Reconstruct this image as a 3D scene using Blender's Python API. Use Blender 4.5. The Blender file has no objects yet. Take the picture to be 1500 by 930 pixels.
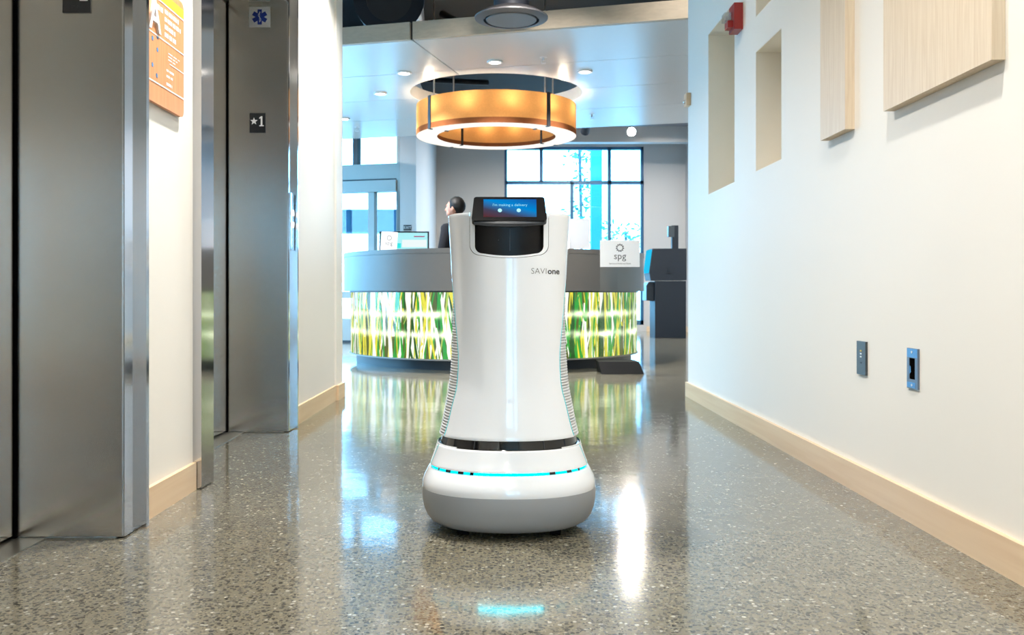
import bpy, bmesh, math, random
from mathutils import Vector, Matrix
random.seed(7)
sc = bpy.context.scene
C = sc.collection
PI = math.pi

# ------------------------------------------------------------------ camera
F = 1350.0; VX, VY = 738.0, 430.0; H = 0.68          # pixels of the 1500x930 frame, metres
cam = bpy.data.cameras.new('camera'); cam_o = bpy.data.objects.new('camera', cam); C.objects.link(cam_o)
cam.sensor_width = 36.0; cam.lens = F / 1500 * 36
cam_o.location = (0, 0, H); cam_o.rotation_euler = (PI / 2, 0, 0)
cam.shift_x = (750 - VX) / 1500; cam.shift_y = -(465 - VY) / 1500
cam.clip_start = 0.02; cam.clip_end = 200
cam.dof.use_dof = True; cam.dof.focus_distance = 2.7; cam.dof.aperture_fstop = 9.0
sc.camera = cam_o
# ------------------------------------------------------------------ view, world, exposure
sc.view_settings.view_transform = 'Standard'; sc.view_settings.look = 'None'
sc.view_settings.gamma = 1.0; sc.view_settings.use_curve_mapping = False
sc.view_settings.exposure = -0.06
sc.cycles.max_bounces = 10; sc.cycles.diffuse_bounces = 5; sc.cycles.glossy_bounces = 5
sc.cycles.transparent_max_bounces = 12; sc.cycles.sample_clamp_indirect = 8.0
sc.cycles.caustics_reflective = False; sc.cycles.caustics_refractive = False
w = bpy.data.worlds.new('sky'); sc.world = w; w.use_nodes = True
bg = w.node_tree.nodes['Background']
bg.inputs[0].default_value = (0.25, 0.64, 1.0, 1); bg.inputs[1].default_value = 14.5
def portal(loc, rot, sx, sy):
    l = bpy.data.lights.new('window_portal', 'AREA'); l.shape = 'RECTANGLE'; l.size = sx; l.size_y = sy
    l.cycles.is_portal = True
    o = bpy.data.objects.new('window_portal', l); C.objects.link(o); o.location = loc; o.rotation_euler = rot
    return o
portal((1.25, 16.72, 1.7), (-PI / 2, 0, 0), 2.5, 3.2)
LAMP_WARM = (1.0, 0.96, 0.905)

# ------------------------------------------------------------------ helpers
def s2l(c):
    return tuple(((v / 255) / 12.92 if v / 255 <= 0.04045 else ((v / 255 + 0.055) / 1.055) ** 2.4) for v in c)
class BM:
    def __init__(s): s.bm = bmesh.new()
    def box(s, a, b, m=None):
        x0, x1 = sorted((a[0], b[0])); y0, y1 = sorted((a[1], b[1])); z0, z1 = sorted((a[2], b[2]))
        v = [s.bm.verts.new(p) for p in ((x0,y0,z0),(x1,y0,z0),(x1,y1,z0),(x0,y1,z0),(x0,y0,z1),(x1,y0,z1),(x1,y1,z1),(x0,y1,z1))]
        for f in ((3,2,1,0),(4,5,6,7),(0,1,5,4),(1,2,6,5),(2,3,7,6),(3,0,4,7)): s.bm.faces.new([v[i] for i in f])
        if m is not None:
            for q in v: q.co = m @ q.co
        return s
    def cyl(s, p0, p1, r0, r1=None, n=24, cap=True):
        p0, p1 = Vector(p0), Vector(p1); r1 = r0 if r1 is None else r1
        d = (p1 - p0).normalized(); a = d.orthogonal().normalized(); b = d.cross(a)
        A = [s.bm.verts.new(p0 + (a*math.cos(2*PI*i/n) + b*math.sin(2*PI*i/n))*r0) for i in range(n)]
        B = [s.bm.verts.new(p1 + (a*math.cos(2*PI*i/n) + b*math.sin(2*PI*i/n))*r1) for i in range(n)]
        for i in range(n): s.bm.faces.new((A[i], A[(i+1)%n], B[(i+1)%n], B[i]))
        if cap: s.bm.faces.new(A[::-1]); s.bm.faces.new(B)
        return s
    def tube(s, pts, r, n=8):
        prev = None
        for k, p in enumerate(pts):
            p = Vector(p); q0 = Vector(pts[max(k-1,0)]); q1 = Vector(pts[min(k+1,len(pts)-1)])
            d = (q1-q0).normalized(); up = Vector((0.31,0.17,0.93)); a = d.cross(up).normalized(); b = d.cross(a)
            ring = [s.bm.verts.new(p + (a*math.cos(2*PI*i/n)+b*math.sin(2*PI*i/n))*r) for i in range(n)]
            if prev:
                for i in range(n): s.bm.faces.new((prev[i], prev[(i+1)%n], ring[(i+1)%n], ring[i]))
            else: s.bm.faces.new(ring[::-1])
            prev = ring
        s.bm.faces.new(prev); return s
    def lathe(s, prof, c=(0,0,0), n=64, closed=False, a0=0, a1=2*PI):
        full = abs(a1-a0-2*PI) < 1e-6
        m = n if full else n+1
        rings = []
        for r, z in prof:
            rings.append([s.bm.verts.new((c[0]+max(r,1e-4)*math.cos(a0+(a1-a0)*i/n), c[1]+max(r,1e-4)*math.sin(a0+(a1-a0)*i/n), c[2]+z)) for i in range(m)])
        L = len(prof); rng = range(L) if closed else range(L-1)
        for k in rng:
            A, B = rings[k], rings[(k+1) % L]
            for i in range(n if full else n):
                j = (i+1) % m
                s.bm.faces.new((A[i], A[j], B[j], B[i]))
        if closed and not full:
            s.bm.faces.new([r[0] for r in rings][::-1]); s.bm.faces.new([r[-1] for r in rings])
        return s
    def prism(s, poly, m, d):
        """polygon in local XY, extruded 0..d along local Z, placed by matrix m"""
        A = [s.bm.verts.new(m @ Vector((x, y, 0))) for x, y in poly]; B = [s.bm.verts.new(m @ Vector((x, y, d))) for x, y in poly]
        n = len(poly); s.bm.faces.new(A[::-1]); s.bm.faces.new(B)
        for i in range(n): s.bm.faces.new((A[i], A[(i+1)%n], B[(i+1)%n], B[i]))
        return s
    def sphere(s, c, r, u=20, v=12, sc_=(1,1,1)):
        m = Matrix.Translation(c) @ Matrix.Diagonal((*sc_, 1)); bmesh.ops.create_uvsphere(s.bm, u_segments=u, v_segments=v, radius=r, matrix=m); return s
    def grid(s, rows, close_u=False):
        R = [[s.bm.verts.new(p) for p in row] for row in rows]
        for a, b in zip(R, R[1:]):
            n = len(a)
            for i in range(n if close_u else n-1): s.bm.faces.new((a[i], a[(i+1)%n], b[(i+1)%n], b[i]))
        return R
    def bevel(s, w, seg=2):
        bmesh.ops.bevel(s.bm, geom=[e for e in s.bm.edges if e.calc_face_angle(0) > 0.6], offset=w, segments=seg, affect='EDGES', profile=0.5); return s
    def build(s, name, mat, parent=None, smooth=None):
        bmesh.ops.recalc_face_normals(s.bm, faces=s.bm.faces[:])
        me = bpy.data.meshes.new(name); s.bm.to_mesh(me); s.bm.free()
        if smooth is not None:
            me.polygons.foreach_set('use_smooth', [True]*len(me.polygons)); me.update()
            try: me.set_sharp_from_angle(angle=smooth)
            except Exception: pass
        me.materials.append(mat)
        o = bpy.data.objects.new(name, me); C.objects.link(o)
        if parent: o.parent = parent; o.matrix_parent_inverse = parent.matrix_world.inverted() if parent.matrix_world != Matrix() else Matrix()
        return o
SM = math.radians(40)
def empty(name, loc=(0,0,0)):
    o = bpy.data.objects.new(name, None); C.objects.link(o); o.location = loc; o.empty_display_size = 0.05
    o.matrix_world = Matrix.Translation(loc); return o
def tag(o, label=None, cat=None, group=None, kind=None):
    if label: o['label'] = label
    if cat: o['category'] = cat
    if group: o['group'] = group
    if kind: o['kind'] = kind
    return o
def st(o): o['kind'] = 'structure'; return o
def adopt(o, parent): o.parent = parent; o.matrix_parent_inverse = parent.matrix_world.inverted(); return o
def boolean(o, cutter, op='DIFFERENCE'):
    md = o.modifiers.new('b', 'BOOLEAN'); md.object = cutter; md.operation = op; md.solver = 'EXACT'
    dg = bpy.context.evaluated_depsgraph_get(); dg.update()
    me = bpy.data.meshes.new_from_object(o.evaluated_get(dg)); o.modifiers.clear(); old = o.data; o.data = me; me.name = old.name
    bpy.data.objects.remove(cutter)
def frame_m(o, ex, ez):
    """local X = ex (text right), local Y = up-ish, local Z = ez (out of surface)"""
    ex = Vector(ex).normalized(); ez = Vector(ez).normalized(); ey = ez.cross(ex)
    return Matrix(((ex.x, ey.x, ez.x, o[0]), (ex.y, ey.y, ez.y, o[1]), (ex.z, ey.z, ez.z, o[2]), (0,0,0,1)))
def text_geo(body, size, offset=0.0, extrude=0.0, align='LEFT', space=1.0, shear=0):
    cu = bpy.data.curves.new('t', 'FONT'); cu.body = body; cu.size = size; cu.offset = offset; cu.extrude = extrude
    cu.align_x = align; cu.space_character = space; cu.resolution_u = 3; cu.shear = shear
    o = bpy.data.objects.new('t', cu); C.objects.link(o)
    dg = bpy.context.evaluated_depsgraph_get(); dg.update()
    me = bpy.data.meshes.new_from_object(o.evaluated_get(dg)); bpy.data.objects.remove(o); bpy.data.curves.remove(cu)
    return me
def text(name, body, size, m, mat, parent, offset=0.0, extrude=0.0003, align='LEFT', space=1.0, fn=None):
    me = text_geo(body, size, offset, extrude, align, space)
    for v in me.vertices: v.co = fn(v.co) if fn else m @ v.co
    me.materials.clear(); me.materials.append(mat); me.name = name
    o = bpy.data.objects.new(name, me); C.objects.link(o)
    if parent: adopt(o, parent)
    return o
# ------------------------------------------------------------------ materials
def mat(name, col, rough=0.5, metal=0.0, emit=None, es=0.0, coat=0.0, spec=0.5, var=0.0, vscale=8.0, bump=0.0, bscale=60.0, aniso=0.0, arot=0.0):
    m = bpy.data.materials.new(name); m.use_nodes = True; nt = m.node_tree; b = nt.nodes['Principled BSDF']
    b.inputs['Base Color'].default_value = (*col, 1); b.inputs['Roughness'].default_value = rough; b.inputs['Metallic'].default_value = metal
    b.inputs['Coat Weight'].default_value = coat; b.inputs['Coat Roughness'].default_value = 0.05; b.inputs['Specular IOR Level'].default_value = spec
    if emit: b.inputs['Emission Color'].default_value = (*emit, 1); b.inputs['Emission Strength'].default_value = es
    tc = nt.nodes.new('ShaderNodeTexCoord')
    if var:
        n = nt.nodes.new('ShaderNodeTexNoise'); n.inputs['Scale'].default_value = vscale; n.inputs['Detail'].default_value = 4
        nt.links.new(tc.outputs['Object'], n.inputs['Vector'])
        mr = nt.nodes.new('ShaderNodeMapRange'); mr.inputs['To Min'].default_value = 1-var; mr.inputs['To Max'].default_value = 1+var
        nt.links.new(n.outputs['Fac'], mr.inputs['Value'])
        mx = nt.nodes.new('ShaderNodeVectorMath'); mx.operation = 'SCALE'; mx.inputs[0].default_value = col
        nt.links.new(mr.outputs[0], mx.inputs['Scale']); nt.links.new(mx.outputs[0], b.inputs['Base Color'])
    if bump:
        n = nt.nodes.new('ShaderNodeTexNoise'); n.inputs['Scale'].default_value = bscale; n.inputs['Detail'].default_value = 3
        nt.links.new(tc.outputs['Object'], n.inputs['Vector'])
        bp = nt.nodes.new('ShaderNodeBump'); bp.inputs['Strength'].default_value = bump; bp.inputs['Distance'].default_value = 0.002
        nt.links.new(n.outputs['Fac'], bp.inputs['Height']); nt.links.new(bp.outputs[0], b.inputs['Normal'])
    if aniso:
        b.inputs['Anisotropic'].default_value = aniso; b.inputs['Anisotropic Rotation'].default_value = arot
        t = nt.nodes.new('ShaderNodeTangent'); t.direction_type = 'RADIAL'; t.axis = 'Z'; nt.links.new(t.outputs[0], b.inputs['Tangent'])
    return m
def wood(name, c0, c1, axis='Z', rough=0.45, scale=1.0):
    m = mat(name, c0, rough); nt = m.node_tree; b = nt.nodes['Principled BSDF']
    tc = nt.nodes.new('ShaderNodeTexCoord'); mp = nt.nodes.new('ShaderNodeMapping')
    s = {'Z': (60, 60, 2.2), 'Y': (60, 2.2, 60), 'X': (2.2, 60, 60)}[axis]; mp.inputs['Scale'].default_value = tuple(v*scale for v in s)
    n = nt.nodes.new('ShaderNodeTexNoise'); n.inputs['Scale'].default_value = 1.0; n.inputs['Detail'].default_value = 6; n.inputs['Distortion'].default_value = 0.6
    r = nt.nodes.new('ShaderNodeValToRGB'); r.color_ramp.elements[0].position = 0.35; r.color_ramp.elements[1].position = 0.65
    r.color_ramp.elements[0].color = (*c0, 1); r.color_ramp.elements[1].color = (*c1, 1)
    nt.links.new(tc.outputs['Object'], mp.inputs['Vector']); nt.links.new(mp.outputs[0], n.inputs['Vector'])
    nt.links.new(n.outputs['Fac'], r.inputs['Fac']); nt.links.new(r.outputs[0], b.inputs['Base Color'])
    return m
def emis(name, col, st_):
    m = bpy.data.materials.new(name); m.use_nodes = True; nt = m.node_tree; nt.nodes.clear()
    e = nt.nodes.new('ShaderNodeEmission'); e.inputs[0].default_value = (*col, 1); e.inputs[1].default_value = st_
    o = nt.nodes.new('ShaderNodeOutputMaterial'); nt.links.new(e.outputs[0], o.inputs[0]); return m
def glassm(name, tint=(1,1,1), refl=0.08, rough=0.0):
    m = bpy.data.materials.new(name); m.use_nodes = True; nt = m.node_tree; nt.nodes.clear()
    t = nt.nodes.new('ShaderNodeBsdfTransparent'); t.inputs[0].default_value = (*tint, 1)
    g = nt.nodes.new('ShaderNodeBsdfGlossy'); g.inputs['Roughness'].default_value = rough
    mx = nt.nodes.new('ShaderNodeMixShader'); mx.inputs[0].default_value = refl
    o = nt.nodes.new('ShaderNodeOutputMaterial')
    nt.links.new(t.outputs[0], mx.inputs[1]); nt.links.new(g.outputs[0], mx.inputs[2]); nt.links.new(mx.outputs[0], o.inputs[0]); return m

M = {}
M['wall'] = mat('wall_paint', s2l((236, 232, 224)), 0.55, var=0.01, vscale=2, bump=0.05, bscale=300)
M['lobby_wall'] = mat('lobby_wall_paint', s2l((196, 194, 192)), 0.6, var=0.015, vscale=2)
M['niche'] = mat('niche_paint', s2l((238, 231, 218)), 0.6, var=0.01)
M['ceil'] = mat('ceiling_paint', s2l((240, 238, 232)), 0.7, var=0.01)
M['dark_ceil'] = mat('dark_ceiling_paint', s2l((22, 24, 24)), 0.8, var=0.15, vscale=1.5)
M['black'] = mat('black_paint', s2l((22, 24, 28)), 0.45, var=0.1)
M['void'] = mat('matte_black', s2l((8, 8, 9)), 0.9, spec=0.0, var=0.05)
M['duct'] = mat('duct_paint', s2l((44, 46, 54)), 0.45, metal=0.2, var=0.08)
M['duct_face'] = mat('duct_face_paint', s2l((66, 64, 66)), 0.5, var=0.08)
M['steel'] = mat('brushed_steel', s2l((196, 193, 189)), 0.2, 1.0, var=0.02, vscale=4, aniso=0.85, arot=0.0)
M['steel_s'] = mat('polished_steel', s2l((192, 192, 194)), 0.09, 1.0, var=0.01)
M['sill'] = mat('sill_metal', s2l((190, 188, 180)), 0.35, 1.0, var=0.03)
M['maple'] = wood('maple_baseboard', s2l((228, 202, 168)), s2l((220, 190, 154)), 'Y', 0.4, 0.5)
M['ash'] = wood('ash_panel', s2l((222, 206, 182)), s2l((210, 191, 165)), 'Z', 0.45, 2.4)
M['fascia'] = wood('fascia_wood', s2l((212, 194, 170)), s2l((202, 184, 160)), 'X', 0.45, 0.7)
M['plank'] = wood('cherry_board', s2l((226, 160, 110)), s2l((214, 144, 94)), 'Z', 0.35, 2.2)
M['plank_top'] = wood('yellow_board', s2l((236, 196, 60)), s2l((228, 184, 50)), 'Z', 0.35, 2.2)
M['canopy'] = mat('canopy_panel', s2l((224, 221, 218)), 0.26, var=0.01, spec=0.6)
M['counter'] = mat('counter_laminate', s2l((114, 108, 102)), 0.38, var=0.03, vscale=20)
M['toe'] = mat('toe_kick', s2l((46, 50, 56)), 0.4, var=0.05)
M['white'] = mat('robot_white', s2l((238, 242, 247)), 0.15, coat=0.8, var=0.004)
M['white2'] = mat('white_plastic', s2l((236, 236, 234)), 0.35, var=0.01)
M['rgrey'] = mat('robot_grey', s2l((150, 154, 158)), 0.42, var=0.01)
M['grille'] = mat('robot_grille', s2l((200, 202, 204)), 0.4, var=0.02)
M['gloss_black'] = mat('gloss_black', s2l((12, 13, 16)), 0.08, coat=0.3, var=0.02)
M['disp'] = mat('display_black', s2l((12, 12, 15)), 0.2, spec=.2, var=0.02)
M['lip'] = mat('lip_grey', s2l((62, 68, 76)), 0.3, var=0.03)
M['rubber'] = mat('rubber_black', s2l((14, 14, 15)), 0.8, spec=.15, var=0.05)
M['cyan'] = emis('cyan_led', (0.0, 0.75, 0.9), 2.2)
M['cyan_hot'] = emis('cyan_led_bar', (0.0, 0.8, 0.95), 16.0)
M['teal'] = mat('teal_edge', s2l((60, 200, 210)), 0.3, emit=(0.0, 0.5, 0.55), es=0.25, var=0.02)
M['ink'] = mat('grey_ink', s2l((60, 60, 62)), 0.5, var=0.02)
M['paper'] = mat('paper', s2l((240, 240, 240)), 0.6, var=0.01)
M['plate'] = mat('black_plate', s2l((24, 26, 28)), 0.35, var=0.05)
M['char'] = mat('white_character', s2l((236, 236, 236)), 0.4, var=0.01)
M['blue'] = mat('blue_ink', s2l((36, 62, 160)), 0.4, var=0.02)
M['red'] = mat('red_plastic', s2l((150, 38, 36)), 0.35, var=0.02)
M['clear'] = glassm('clear_lens', (0.85, 0.9, 0.95), 0.35, 0.05)
M['acrylic'] = glassm('clear_acrylic', (0.96, 0.97, 0.97), 0.05)
M['glass'] = glassm('window_glass', (0.95, 0.98, 1.0), 0.05)
M['tinted'] = glassm('tinted_glass', (.95, .95, .95), .05)
M['slate'] = mat('slate_plate', s2l((70, 76, 80)), 0.4, metal=0.3, var=0.03)
M['tape'] = mat('blue_film', s2l((78, 146, 208)), 0.4, var=0.15, vscale=80)
M['bracket'] = mat('bracket_metal', s2l((110, 122, 138)), 0.4, metal=0.5, var=0.05)
M['mullion'] = mat('mullion_flare_tint', s2l((44, 96, 132)), 0.4, var=0.02)  # blue daylight flare put into the frame colour
M['alu'] = mat('aluminium_frame', s2l((150, 146, 140)), 0.45, metal=0.2, var=0.02)
M['kiosk'] = mat('kiosk_slate', s2l((36, 41, 48)), 0.55, spec=.3, var=0.04)
M['kiosk_d'] = mat('kiosk_dark', s2l((26, 31, 38)), 0.4, var=0.04)
M['suit'] = mat('dark_suit', s2l((18, 19, 23)), 0.9, spec=.1, var=0.1, vscale=30)
M['skin'] = mat('skin', s2l((150, 104, 82)), 0.55, var=0.04)
M['hair'] = mat('black_hair', s2l((14, 13, 13)), 0.6, spec=.25, var=0.15, vscale=60)
M['silver'] = mat('silver_aluminium', s2l((214, 214, 216)), 0.35, metal=0.35, var=0.01)
M['lamp_lens'] = emis('lamp_lens', (1.0, 0.93, 0.82), 14.0)
M['spot_lens'] = emis('spot_lens', (1.0, 0.95, 0.88), 120.0)

def terrazzo():
    m = mat('polished_concrete', (0.2, 0.2, 0.18), 0.12); nt = m.node_tree; b = nt.nodes['Principled BSDF']
    L = nt.links; tc = nt.nodes.new('ShaderNodeTexCoord')
    def noise(s, d=4):
        n = nt.nodes.new('ShaderNodeTexNoise'); n.inputs['Scale'].default_value = s; n.inputs['Detail'].default_value = d; L.new(tc.outputs['Object'], n.inputs['Vector']); return n
    def ramp(src, els):
        r = nt.nodes.new('ShaderNodeValToRGB'); cr = r.color_ramp
        while len(cr.elements) < len(els): cr.elements.new(0.5)
        for e, (p, c) in zip(cr.elements, els): e.position = p; e.color = (*c, 1)
        L.new(src, r.inputs['Fac']); return r
    def vor(s, rnd=1.0):
        v = nt.nodes.new('ShaderNodeTexVoronoi'); v.inputs['Scale'].default_value = s; v.inputs['Randomness'].default_value = rnd; L.new(tc.outputs['Object'], v.inputs['Vector']); return v
    base = ramp(noise(1.3).outputs['Fac'], [(0.3, s2l((106, 101, 86))), (0.7, s2l((120, 115, 100)))])
    v1 = vor(95); sep = nt.nodes.new('ShaderNodeSeparateColor'); L.new(v1.outputs['Color'], sep.inputs[0])
    ag = ramp(sep.outputs[0], [(0.0, s2l((58, 56, 50))), (0.2, s2l((86, 84, 76))), (0.45, s2l((108, 105, 94))), (0.8, s2l((122, 119, 108))), (0.95, s2l((160, 157, 146)))])
    ag.color_ramp.interpolation = 'CONSTANT'
    # stones occupy only the core of their cells, some cells stay cement
    near = nt.nodes.new('ShaderNodeMath'); near.operation = 'LESS_THAN'; near.inputs[1].default_value = 0.48; L.new(v1.outputs['Distance'], near.inputs[0])
    mx = nt.nodes.new('ShaderNodeMix'); mx.data_type = 'RGBA'; L.new(near.outputs[0], mx.inputs['Factor']); L.new(base.outputs[0], mx.inputs[6]); L.new(ag.outputs[0], mx.inputs[7])
    v2 = vor(240); sep2 = nt.nodes.new('ShaderNodeSeparateColor'); L.new(v2.outputs['Color'], sep2.inputs[0])
    fine = ramp(sep2.outputs[1], [(0.0, (0.5,)*3), (0.14, (1,)*3), (0.96, (1.6, 1.58, 1.5))]); fine.color_ramp.interpolation = 'CONSTANT'
    mu = nt.nodes.new('ShaderNodeMix'); mu.data_type = 'RGBA'; mu.blend_type = 'MULTIPLY'; mu.inputs['Factor'].default_value = 1.0
    L.new(mx.outputs[2], mu.inputs[6]); L.new(fine.outputs[0], mu.inputs[7]); L.new(mu.outputs[2], b.inputs['Base Color'])
    rr = nt.nodes.new('ShaderNodeMapRange'); rr.inputs['To Min'].default_value = 0.07; rr.inputs['To Max'].default_value = 0.13
    L.new(noise(3.0).outputs['Fac'], rr.inputs['Value']); L.new(rr.outputs[0], b.inputs['Roughness'])
    bp = nt.nodes.new('ShaderNodeBump'); bp.inputs['Strength'].default_value = 0.05; bp.inputs['Distance'].default_value = 0.02
    L.new(noise(5.0, 2).outputs['Fac'], bp.inputs['Height']); L.new(bp.outputs[0], b.inputs['Normal'])
    b.inputs['IOR'].default_value = 1.65
    return m
M['floor'] = terrazzo()

# ------------------------------------------------------------------ setting: floor, walls, ceilings
XL, XR, YE = -1.08, 1.22, 6.1
LBX0, LBX1, YB = -4.3, 3.25, 16.5
CEIL_H = 2.75; LOB_H = 3.7
st(BM().box((LBX0-.3, -5.3, -0.1), (LBX1+.3, YB+.25, 0)).build('floor', M['floor']))
wr = BM().box((XR, -5, 0), (XR+0.3, YE, CEIL_H)).build('wall_right', M['wall']); st(wr)
for (y0, y1, z0, z1) in ((4.873, 5.5, 1.267, 2.226), (4.05, 4.463, 1.268, 1.85), (4.05, 4.463, 2.016, 2.52)):
    boolean(wr, BM().box((XR-0.1, y0, z0), (XR+0.2, y1, z1)).build('cut', M['niche']))
    n = BM()   # painted lining of the niche: back and four sides, thin
    t = 0.004
    n.box((XR+0.196, y0, z0), (XR+0.2, y1, z1)); n.box((XR+.001, y1-t, z0), (XR+0.2, y1, z1)); n.box((XR+.001, y0, z0), (XR+0.2, y0+t, z1))
    n.box((XR+.001, y0, z1-t), (XR+0.2, y1, z1)); n.box((XR+.001, y0, z0), (XR+0.2, y1, z0+t))
    n.build('niche_lining', M['niche'], wr)
wl = BM().box((-1.75, -5, 0), (XL, YE, CEIL_H)).build('wall_left', M['wall']); st(wl)
ELEV = ((1.37, 2.564), (3.335, 4.52)); EH = 2.105
for (y0, y1) in ELEV:
    boolean(wl, BM().box((-1.5, y0-0.002, -0.1), (XL+0.1, y1+0.002, EH)).build('cut', M['wall']))
wre = st(BM().box((-1.75, -5.2, 0), (XR+.3, -5, CEIL_H)).build('wall_rear', M['wall']))
boolean(wre, BM().box((-.3, -5.5, 0), (.5, -4.8, 2.15)).build('cut', M['wall']))
boolean(wre, BM().box((.72, -5.5, .1), (1.02, -4.8, 2.15)).build('cut', M['wall']))
st(BM().box((-1.75, -5.2, CEIL_H), (XR+.3, YE, CEIL_H+0.15)).build('ceiling_corridor', M['ceil']))
st(BM().box((-1.072-.02, 5.88, 0.0), (-1.068, YE, CEIL_H)).build('trim_1', M['wall']))
# lobby shell
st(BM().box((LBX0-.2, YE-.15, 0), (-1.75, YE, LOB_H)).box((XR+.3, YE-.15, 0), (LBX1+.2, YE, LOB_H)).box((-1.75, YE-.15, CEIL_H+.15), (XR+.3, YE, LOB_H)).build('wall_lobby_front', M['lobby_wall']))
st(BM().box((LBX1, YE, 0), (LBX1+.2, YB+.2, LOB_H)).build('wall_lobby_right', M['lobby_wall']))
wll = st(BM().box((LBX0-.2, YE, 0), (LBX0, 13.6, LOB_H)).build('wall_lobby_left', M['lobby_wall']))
boolean(wll, BM().box((LBX0-.5, 7.4, .12), (LBX0+.3, 13.0, 3.3)).build('cut', M['lobby_wall']))
st(BM().box((LBX0-.2, YE-.15, LOB_H), (LBX1+.2, YB+.2, LOB_H+.15)).build('ceiling_lobby', M['dark_ceil']))
k = YB / F
WX0, WX1, WZ1 = (739-VX)*k, (943-VX)*k, 3.31
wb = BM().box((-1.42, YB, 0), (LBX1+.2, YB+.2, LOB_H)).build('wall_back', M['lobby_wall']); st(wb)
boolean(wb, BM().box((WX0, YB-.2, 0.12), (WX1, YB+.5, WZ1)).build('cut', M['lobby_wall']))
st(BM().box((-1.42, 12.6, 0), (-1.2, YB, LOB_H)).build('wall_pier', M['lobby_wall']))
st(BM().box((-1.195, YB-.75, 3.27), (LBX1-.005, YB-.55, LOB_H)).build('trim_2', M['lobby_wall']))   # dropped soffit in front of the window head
# baseboards
bb = lambda name, a, b: st(BM().box(a, b).build(name, M['maple']))
BBH = 0.095
bb('baseboard_right', (XR-.016, -5, 0), (XR, YE, BBH)); bb('baseboard_right_end', (XR-.016, YE, 0), (XR+.3, YE+.016, BBH))
bb('baseboard_left_near', (XL, 2.69, 0), (XL+.014, 3.197, BBH)); bb('baseboard_left_far', (XL, 4.65, 0), (XL+.014, 5.87, BBH))
bb('baseboard_left_end', (XL, 5.87, 0), (XL+.03, YE+.012, BBH)); bb('baseboard_left_rear', (XL, -5, 0), (XL+.014, 1.2, BBH))
bb('baseboard_lobby_right', (LBX1-.016, YE+.02, 0), (LBX1, YB, BBH)); bb('baseboard_back', (WX1+.05, YB-.016, 0), (LBX1-.02, YB, BBH))

# ------------------------------------------------------------------ elevators
DX = -1.355
def elevator(n, y0, y1, lip_far):
    d = empty(f'door_{n}', (DX, (y0+y1)/2, 0)); st(d)
    ym = y0 + (y1-y0)*0.5
    BM().box((DX-.03, y0+.012, 0.012), (DX, ym-.002, EH-.012)).build('door_panel', M['steel'], d)
    BM().box((DX-.03, ym+.002, 0.012), (DX, y1-.02, EH-.012)).build('door_panel', M['steel'], d)
    BM().box((DX-.045, y0, 0), (DX-.031, y1, EH)).build('shaft_backing', M['void'], d)
    BM().box((DX-.031, y1-.0185, 0.003), (DX+.005, y1-.0001, EH-.007)).build('door_slit_shade', M['void'], d)  # black strip put in for the shade of the slit beside the door
    BM().box((DX+.006, y1-.006, 0.006), (XL+.02, y1, EH-.006)).build('jamb_panel', M['steel'], d)
    BM().box((DX+.006, y0, 0.006), (XL+.02, y0+.006, EH-.006)).build('jamb_panel', M['steel'], d)
    BM().box((DX, y0, EH-.006), (XL+.02, y1, EH)).build('header_panel', M['steel'], d)
    BM().box((DX-.03, y0+.006, -.01), (DX+.085, y1-.006, .003)).build('sill_plate', M['sill'], d)
    XF = -1.055
    BM().box((XL, y1, 0.004), (XF, y1+.105, EH+.1)).box((XL, y1+.105, 0.004), (XF+.02, y1+.125, EH+.12)).build('frame_jamb', M['steel_s'], d)
    BM().box((XL, y0-.135, 0.004), (XF+.005, y0, EH+.1)).build('frame_jamb', M['steel_s'], d)
    BM().box((XL, y0, EH), (XF, y1, EH+.1)).build('frame_head', M['steel_s'], d)
    return d
e1 = elevator(1, *ELEV[0], True); e2 = elevator(2, *ELEV[1], True)
# hall lantern on the far jamb of the second elevator
y = 4.525; zc = lambda py, Y: H + (VY-py)*Y/F
hl = tag(empty('elevator_lantern', (-1.055, 4.57, 1.05)), 'slim steel hall lantern with two white arrows on the far elevator frame', 'elevator indicator')
BM().box((-1.055, 4.538, zc(366,4.57)), (-1.049, 4.606, zc(283,4.57))).build('face_plate', M['steel_s'], hl)
aw = emis('arrow_light', (1, 1, 1), 2.0)
for z0, up in ((zc(312, 4.57), 1), (zc(329, 4.57), -1)):
    m = frame_m((-1.0488, 4.572, z0), (0, 1, 0), (1, 0, 0))
    pl = [(-.016, -.013), (.016, -.013), (.016, .004), (0, .016), (-.016, .004)]
    BM().prism([(a, b*up) for a, b in pl], m, .006).build('arrow', aw, hl)
# floor plates
def star(r, r2=None, n=5, rot=PI/2):
    r2 = r2 or r*.42
    return [((r if i % 2 == 0 else r2)*math.cos(rot+i*PI/n), (r if i % 2 == 0 else r2)*math.sin(rot+i*PI/n)) for i in range(2*n)]
def floor_plate(cx, yy, zcen, label):
    o = empty('floor_number_plate', (cx, yy, zcen)); tag(o, label, 'sign', 'elevator floor number plates')
    BM().box((cx-.039, yy-.004, zcen-.0485), (cx+.039, yy, zcen+.0485)).build('plate', M['plate'], o)
    BM().prism(star(.019), frame_m((cx-.017, yy-.004, zcen+.008), (1,0,0), (0,-1,0)), .0012).build('star', M['char'], o)
    BM().prism([(-.004,0),(-.011,0),(-.011,-.005),(.011,-.005),(.011,0),(.004,0),(.004,.044),(-.002,.044),(-.011,.037),(-.011,.031),(-.004,.034)], frame_m((cx+.02, yy-.004, zcen-.011), (1,0,0), (0,-1,0)), .0012).build('numeral', M['char'], o)
    b = BM()
    for i, j in ((0,0),(0,1),(1,0),(3,0),(3,1)): b.sphere((cx-.012+i*.005, yy-.0045, zcen-.03-j*.005), .0012, 8, 6)
    b.build('braille', M['char'] if False else M['plate'], o)
X_at = lambda px, Y: (px-VX)*Y/F
floor_plate(X_at(377.5, 4.514), 4.514, 1.515, 'black star one plate on the far elevator jamb under the blue medical sticker')
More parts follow.
